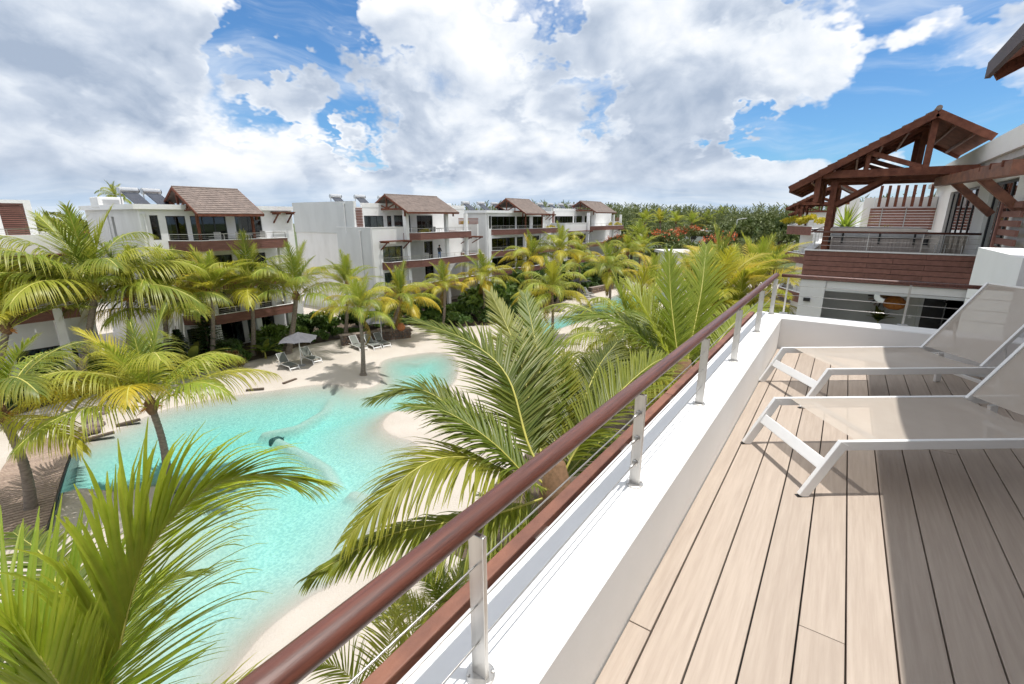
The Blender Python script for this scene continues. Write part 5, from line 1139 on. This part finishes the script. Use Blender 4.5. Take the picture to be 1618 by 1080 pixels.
def forest():
    rs = np.random.RandomState(9); base = []
    for k in range(95):
        u = rs.rand() ** .8; a = rs.uniform(0, 6.283); h = .18 + .82 * u; r = .21 * (1.08 - u) ** .7 * rs.uniform(.35, 1.1); p = np.array([math.cos(a) * r, math.sin(a) * r, h]); d = unit(np.array([math.cos(a) * .7, math.sin(a) * .7, rs.uniform(.1, 1.1)])); s = unit(np.cross(d, rs.normal(size=3))) * rs.uniform(.010, .022); L = rs.uniform(.05, .10)
        base.append([p - d * L * .5 - s * .6, p - d * L * .5 + s * .6, p + d * L * .5 + s * .3, p + d * L * .6, p + d * L * .5 - s * .3])
    base = np.array(base); V = []; T = []
    for k in range(1500):
        y = rs.uniform(128, 230); x = rs.uniform(-1.05, .45) * y * .9 - 5; h = rs.uniform(11.5, 15.0) + (y - 128) * .008 + 1.2 * math.sin(x * .05); a = rs.uniform(0, 6.28); ca, sa = math.cos(a), math.sin(a); q = base * np.array([h * .95, h * .95, h]); q = np.stack([q[..., 0] * ca - q[..., 1] * sa + x, q[..., 0] * sa + q[..., 1] * ca + y, q[..., 2]], -1)
        V.append(q.reshape(-1, 3)); T.append(np.repeat(np.clip(rs.uniform(0, .7) + rs.uniform(-.2, .3, 95), 0, 1), 5))
    V = np.concatenate(V); T = np.concatenate(T); n = len(V) // 5
    me = bpy.data.meshes.new('far_forest'); me.vertices.add(len(V)); me.vertices.foreach_set('co', V.astype(np.float32).ravel()); me.loops.add(n * 5); me.loops.foreach_set('vertex_index', np.arange(n * 5, dtype=np.int32)); me.polygons.add(n); me.polygons.foreach_set('loop_start', (np.arange(n) * 5).astype(np.int32)); me.polygons.foreach_set('loop_total', np.full(n, 5, np.int32)); me.update(calc_edges=True)
    at = me.attributes.new('tint', 'FLOAT', 'POINT'); at.data.foreach_set('value', T.astype(np.float32)); me.materials.append(CROWN); o = bpy.data.objects.new('far_forest', me); COL.objects.link(o); o.color = (.20, .235, .095, 1); tag(o, 'dark feathery casuarina forest along the horizon', 'forest', kind='stuff')
forest()

# ------------------------------------------------------------------ poolside things
def parasol(label, base, h=2.45, half=1.45, rz=0.0, src=[]):
    grp = 'grey parasols on the beach'
    if src: return copy_tree(src[0], None, base, rz, label)
    t = thing('parasol', label, 'parasol', base, grp); t.rotation_euler = (0, 0, rz)
    def p(n, mb, m, sm=False): o = bpy.data.objects.new(n, mb.mesh(n, m, sm)); COL.objects.link(o); o.parent = t; return o
    p('pole', MB().tube([(0, 0, 0), (0, 0, h)], .03, 10), PAINTW); p('base', MB().lathe((0, 0, 0), [(.28, 0), (.28, .05), (.06, .09)], 16), POTM)
    m = MB(); rim = []
    for k in range(8): a = k * math.pi / 4; r = half if k % 2 == 0 else half * .80; rim.append(Vector((math.cos(a) * r, math.sin(a) * r, h - .52)))
    top = Vector((0, 0, h + .02)); v = [top]; f = []
    for k in range(8): v += [top.lerp(rim[k], .5) + Vector((0, 0, .0)), rim[k], rim[k].lerp(rim[(k + 1) % 8], .5) + Vector((0, 0, .05)), top.lerp((rim[k] + rim[(k + 1) % 8]) / 2, .5) + Vector((0, 0, -.03))]
    for k in range(8):
        a = 1 + 4 * k; b = 1 + 4 * ((k + 1) % 8); f += [(0, a, a + 3), (a, a + 1, a + 2, a + 3), (0, a + 3, b), (a + 3, a + 2, b + 1, b)]
    p('canopy', MB().add(v, f), UMB)
    for k in range(8): p('rib', MB().beam((0, 0, h - .02), rim[k] - Vector((0, 0, .03)), .02, .02), PAINTW)
    src.append(t); return t
parasol('grey parasol over two loungers, nearest the left beach', tuple(G(477, 577, .2))); parasol('grey parasol in front of the stone wall, over three loungers', tuple(G(604, 542, .2)), rz=.2); parasol('distant grey parasol by the far shrubs', tuple(G(917, 466, .2)), rz=.4)
PL = terrace_lounger('grey sling lounger left of the nearest parasol pole', tuple(G(465, 585, .17)[:2]), R(178), .17, W=.66, hinge=1.2, back=.8, bang=48, seat=.36, tot=1.95, slm=SLINGG); PL['group'] = 'poolside loungers'
for px, rz, lab in [((501, 574), 176, 'grey sling lounger right of the nearest parasol pole'), ((574, 554), 170, 'leftmost of three grey loungers before the stone wall'), ((596, 552), 168, 'middle of three grey loungers before the stone wall'), ((611, 549), 166, 'rightmost of three grey loungers before the stone wall'),
                    ((908, 474), 160, 'leftmost pale lounger of the cluster under the distant parasol'), ((918, 472), 158, 'second lounger of the cluster under the distant parasol'), ((927, 470), 155, 'third lounger of the cluster under the distant parasol'), ((934, 467), 152, 'rightmost lounger of the cluster under the distant parasol'),
                    ((984, 457), 150, 'left dark lounger beside the far lone palm'), ((992, 455), 150, 'right dark lounger beside the far lone palm'), ((1003, 449), 150, 'white lounger at the far end of the beach'), ((1013, 446), 148, 'farthest white lounger on the beach')]:
    copy_tree(PL, None, tuple(G(*px, .17)), R(rz), lab)
def stone_wall(label, pa, pb, h, th=.5, seed=1):
    a, b = np.array(G(*pa, .15)), np.array(G(*pb, .15)); d = unit(b - a); nrm = np.array([d[1], -d[0], 0]); L = np.linalg.norm(b - a); t = thing('stone_wall', label, 'wall', tuple((a + b) / 2)); rnd = random.Random(seed)
    if nrm[0] < 0: nrm = -nrm
    MB().beam(a + np.array([0, 0, h / 2]), b + np.array([0, 0, h / 2]), th, h).build('core', mat('mortar', (.12, .10, .085)), t); bevel(MB().beam(a - d * .05 + np.array([0, 0, h + .04]), b + d * .05 + np.array([0, 0, h + .04]), th + .12, .08).build('coping', mat('coping_stone', (.26, .21, .18), (.2, .16, .13), 3, .9, .3), t), .02)
    me = []
    for k in range(4):
        bm = MB(); pts = [(rnd.uniform(.8, 1.1) * math.cos(q), rnd.uniform(.8, 1.1) * math.sin(q)) for q in np.linspace(0, 6.283, 9)[:-1]]; v = [(x, 0, z) for x, z in pts] + [(x * .72, .22, z * .72) for x, z in pts]; bm.add(v, [tuple(range(8, 16))] + [(i, (i + 1) % 8, 8 + (i + 1) % 8, 8 + i) for i in range(8)]); me.append(bm)
    m = MB(); rows = max(3, int(h / .24))
    for r in range(rows):
        u = rnd.uniform(0, .2)
        while u < L:
            w = rnd.uniform(.2, .42); c = a + d * (u + w / 2) + np.array([0, 0, h * (r + .5) / rows]) + nrm * (th / 2 - .01); q = rnd.choice(me); m.add([c + d * x * w * .48 + nrm * y * rnd.uniform(.25, .5) + np.array([0, 0, z * h / rows * .47]) for x, y, z in q.v], q.f); u += w
    stuff(m.build('stonework', STONE, t))
stone_wall('low brown lava stone wall behind the three poolside loungers', (539, 546), (648, 533), .85); stone_wall('low lava stone wall on the far beach left of the lone palm', (932, 464), (966, 457), .8, seed=2)
def pot_round(): 
    c = G(634, 522, 1.05); tag(MB().lathe(tuple(c), [(.16, 0), (.33, .16), (.36, .34), (.24, .52), (.20, .60), (.25, .64)], 16).build('terracotta_pot', TERRA, None, True, at=tuple(c)), 'round orange terracotta pot on top of the lava stone wall', 'pot')
pot_round()
def rock(label, p, s, seed, m=ROCK, group=None):
    rs = np.random.RandomState(seed); bm = MB(); import bmesh
    b = bmesh.new(); bmesh.ops.create_icosphere(b, subdivisions=3, radius=1)
    dirs = rs.normal(size=(7, 3)); off = rs.uniform(.55, .95, 7)
    for v in b.verts:
        d = np.array(v.co); f = 1.0
        for k in range(7):
            q = d.dot(unit(dirs[k]))
            if q > .3: f = min(f, off[k] / q)
        f *= 1 + .05 * math.sin(d[0] * 5 + seed) * math.sin(d[1] * 6); v.co = Vector((d[0] * f * s * 1.15, d[1] * f * s, max(d[2], -.5) * f * s * .75))
    me = bpy.data.meshes.new('boulder'); b.to_mesh(me); b.free(); me.materials.append(m); me.polygons.foreach_set('use_smooth', [True] * len(me.polygons)); o = bpy.data.objects.new('boulder', me); COL.objects.link(o); o.location = p; o.rotation_euler = (0, 0, seed); return tag(o, label, 'rock', group)
RK = sorted([(150, 651, .5), (164, 648, .42), (158, 656, .45), (145, 661, .55), (157, 663, .4), (141, 668, .5), (153, 671, .5), (137, 677, .55), (148, 680, .42), (133, 685, .42), (129, 693, .4), (168, 652.5, .38)], key=lambda q: q[1])
for i, (a, b, s) in enumerate(RK): rock(ordinal(i + 1) + ' brown boulder from the top of the row between left beach and lagoon', tuple(G(a, b, .16)), s * .62, i + 1, group='boulders between the left beach and the lagoon')
for i, (a, b, s) in enumerate([(61, 669, .6), (74, 667, .55), (43, 677, .55), (24, 676, .6), (47, 689, .55), (39, 700, .45), (15, 672, .5), (55, 682, .45)]): rock(['largest upper right', 'rightmost', 'upper left', 'leftmost', 'lower middle', 'lowest', 'upper leftmost', 'small middle'][i] + ' dark boulder in the heap on the left sand', tuple(G(a, b, .16)), s * .62, i + 31, group='boulder heap on the left sand')
for i, (a, b, s) in enumerate([(425, 690, .5), (438, 696, .45), (446, 689, .4)]): rock(['left', 'middle', 'right'][i] + ' dark sunken stone on the lagoon floor', tuple(G(a, b, -.95)), s * .8, i + 51, mat('sunken_stone', (.05, .08, .085), (.03, .05, .055), 3), 'sunken stones in the lagoon')
for i, (a, b, s) in enumerate([(862, 493, .5), (868, 487, .45), (858, 488, .45), (880, 491, .5), (850, 486, .5)]): rock(['front left', 'upper right', 'small upper left', 'rightmost', 'leftmost'][i] + ' flat stone between the two lagoon arms', tuple(G(a, b, .1)), s, i + 71, group='stones between the lagoon arms')
def walkway():
    A = [(86, 690), (68, 712), (50, 745), (30, 790), (0, 860)]; C = catmull([G(*q, .32) for q in A], 60); t = thing('wooden_walkway', 'curved wooden plank walkway beside the lagoon at the left', 'walkway', tuple(C[30])); L = np.linalg.norm(np.diff(C, axis=0), axis=1).sum(); n = int(L / .16)
    for k in range(n):
        u = (k + .5) / n * 60; i = min(int(u), 59); p = C[i] + (C[i + 1] - C[i]) * (u - i); T = unit(C[min(i + 2, 60)] - C[max(i - 1, 0)]); B = np.array([-T[1], T[0], 0]); w = 1.05
        bevel(MB().beam(p - B * w, p + B * w, .145, .04).build('plank', WOODB, t), .006)
    m = MB(); E = [C[i] - np.array([-unit(C[min(i + 1, 60)] - C[max(i - 1, 0)])[1], unit(C[min(i + 1, 60)] - C[max(i - 1, 0)])[0], 0]) * -1.11 for i in range(61)]
    E2 = [C[i] + np.array([-unit(C[min(i + 1, 60)] - C[max(i - 1, 0)])[1], unit(C[min(i + 1, 60)] - C[max(i - 1, 0)])[0], 0]) * -1.11 for i in range(61)]
    pool = max((E, E2), key=lambda e: e[25][1])
    v = []; f = []
    for i, p in enumerate(pool): v += [(p[0], p[1], -1.3), (p[0], p[1], .30)]
    for i in range(60): f.append((2 * i, 2 * i + 2, 2 * i + 3, 2 * i + 1))
    o = MB().add(v, f).build('side_panel', mat('dark_teal_panel', (.03, .10, .11), (.02, .07, .08), 2, .15), t); so_ = o.modifiers.new('thick', 'SOLIDIFY'); so_.thickness = .04
    MB().tube([(p[0], p[1], .34) for p in pool[::3]], .03, 8).build('edge_rail', BLACK, t, True)
walkway()
for i, (a, b, rz, lab) in enumerate([(403, 615, .9, 'dark timber step lying at the left shore of the lagoon'), (458, 602, 1.7, 'dark timber step beside the shore left of the lone slim palm'), (203, 667, 1.5, 'upper dark timber step near the boulders'), (160, 688, 1.5, 'lower dark timber step near the boulders'), (850, 499, .8, 'dark timber step at the far lagoon arm'), (945, 477, .8, 'dark timber step on the far beach by the water')]):
    p = G(a, b, .08); o = boxobj('timber_step', mat('dark_step', (.10, .07, .05)), None, -.5, .5, -.09, .09, -.06, .06); bevel(o, .01); o.location = tuple(p); o.rotation_euler = (0, 0, rz); tag(o, lab, 'step')
def street_lamp():
    b = PD(1157, 392, 92); t = thing('street_lamp', 'pale street lamp with angled head before the forest', 'street lamp', (b[0], b[1], 0)); top = PD(1165, 347, 92)
    MB().tube([(b[0], b[1], 0), (top[0], top[1], top[2])], [.14, .09], 8).build('pole', LAMPM, t); e = Vector(top); MB().tube([e, e + Vector((.9, .6, .25))], [.07, .06], 8).build('arm', LAMPM, t); bevel(MB().beam(e + Vector((.7, .5, .2)), e + Vector((1.5, 1.0, .3)), .34, .14).build('lamp_head', CHAIRW, t), .03)
street_lamp()
def low_building(label, pl, pr, dep, h, m=WHITE_OLD):
    a, b = PD(*pl, dep), PD(*pr, dep); d = unit((b - a) * np.array([1, 1, 0])); L = np.linalg.norm((b - a)[:2]); n = np.array([-d[1], d[0], 0]); t = thing('low_building', label, 'building', (a[0], a[1], 0)); z = a[2]
    c = a + n * 3; c[2] = 0; q = [a, b, b + n * 6, a + n * 6]
    MB().add([(p[0], p[1], 0) for p in q] + [(p[0], p[1], z) for p in q], [(0, 1, 5, 4), (1, 2, 6, 5), (2, 3, 7, 6), (3, 0, 4, 7), (4, 5, 6, 7)]).build('wall', m, t); q = [a - d * .4 - n * .4, b + d * .4 - n * .4, b + d * .4 + n * 6.4, a - d * .4 + n * 6.4]; slab([(p[0], p[1], z + .35) for p in q], .34).build('roof', CONC, t)
    k = int(L / 2.4)
    for i in range(k):
        c = a + d * (i + .5) * L / k - n * .03; MB().beam((c[0] - d[0] * .6, c[1] - d[1] * .6, z - 1.1), (c[0] + d[0] * .6, c[1] + d[1] * .6, z - 1.1), .05, 1.1).build('window', DARKF, t)
low_building('low white building among the flame trees in front of the forest', (1086, 366), (1150, 366), 104, 3); low_building('low pale roofed building behind the bright palm spears', (1062, 403), (1108, 404), 58, 3)
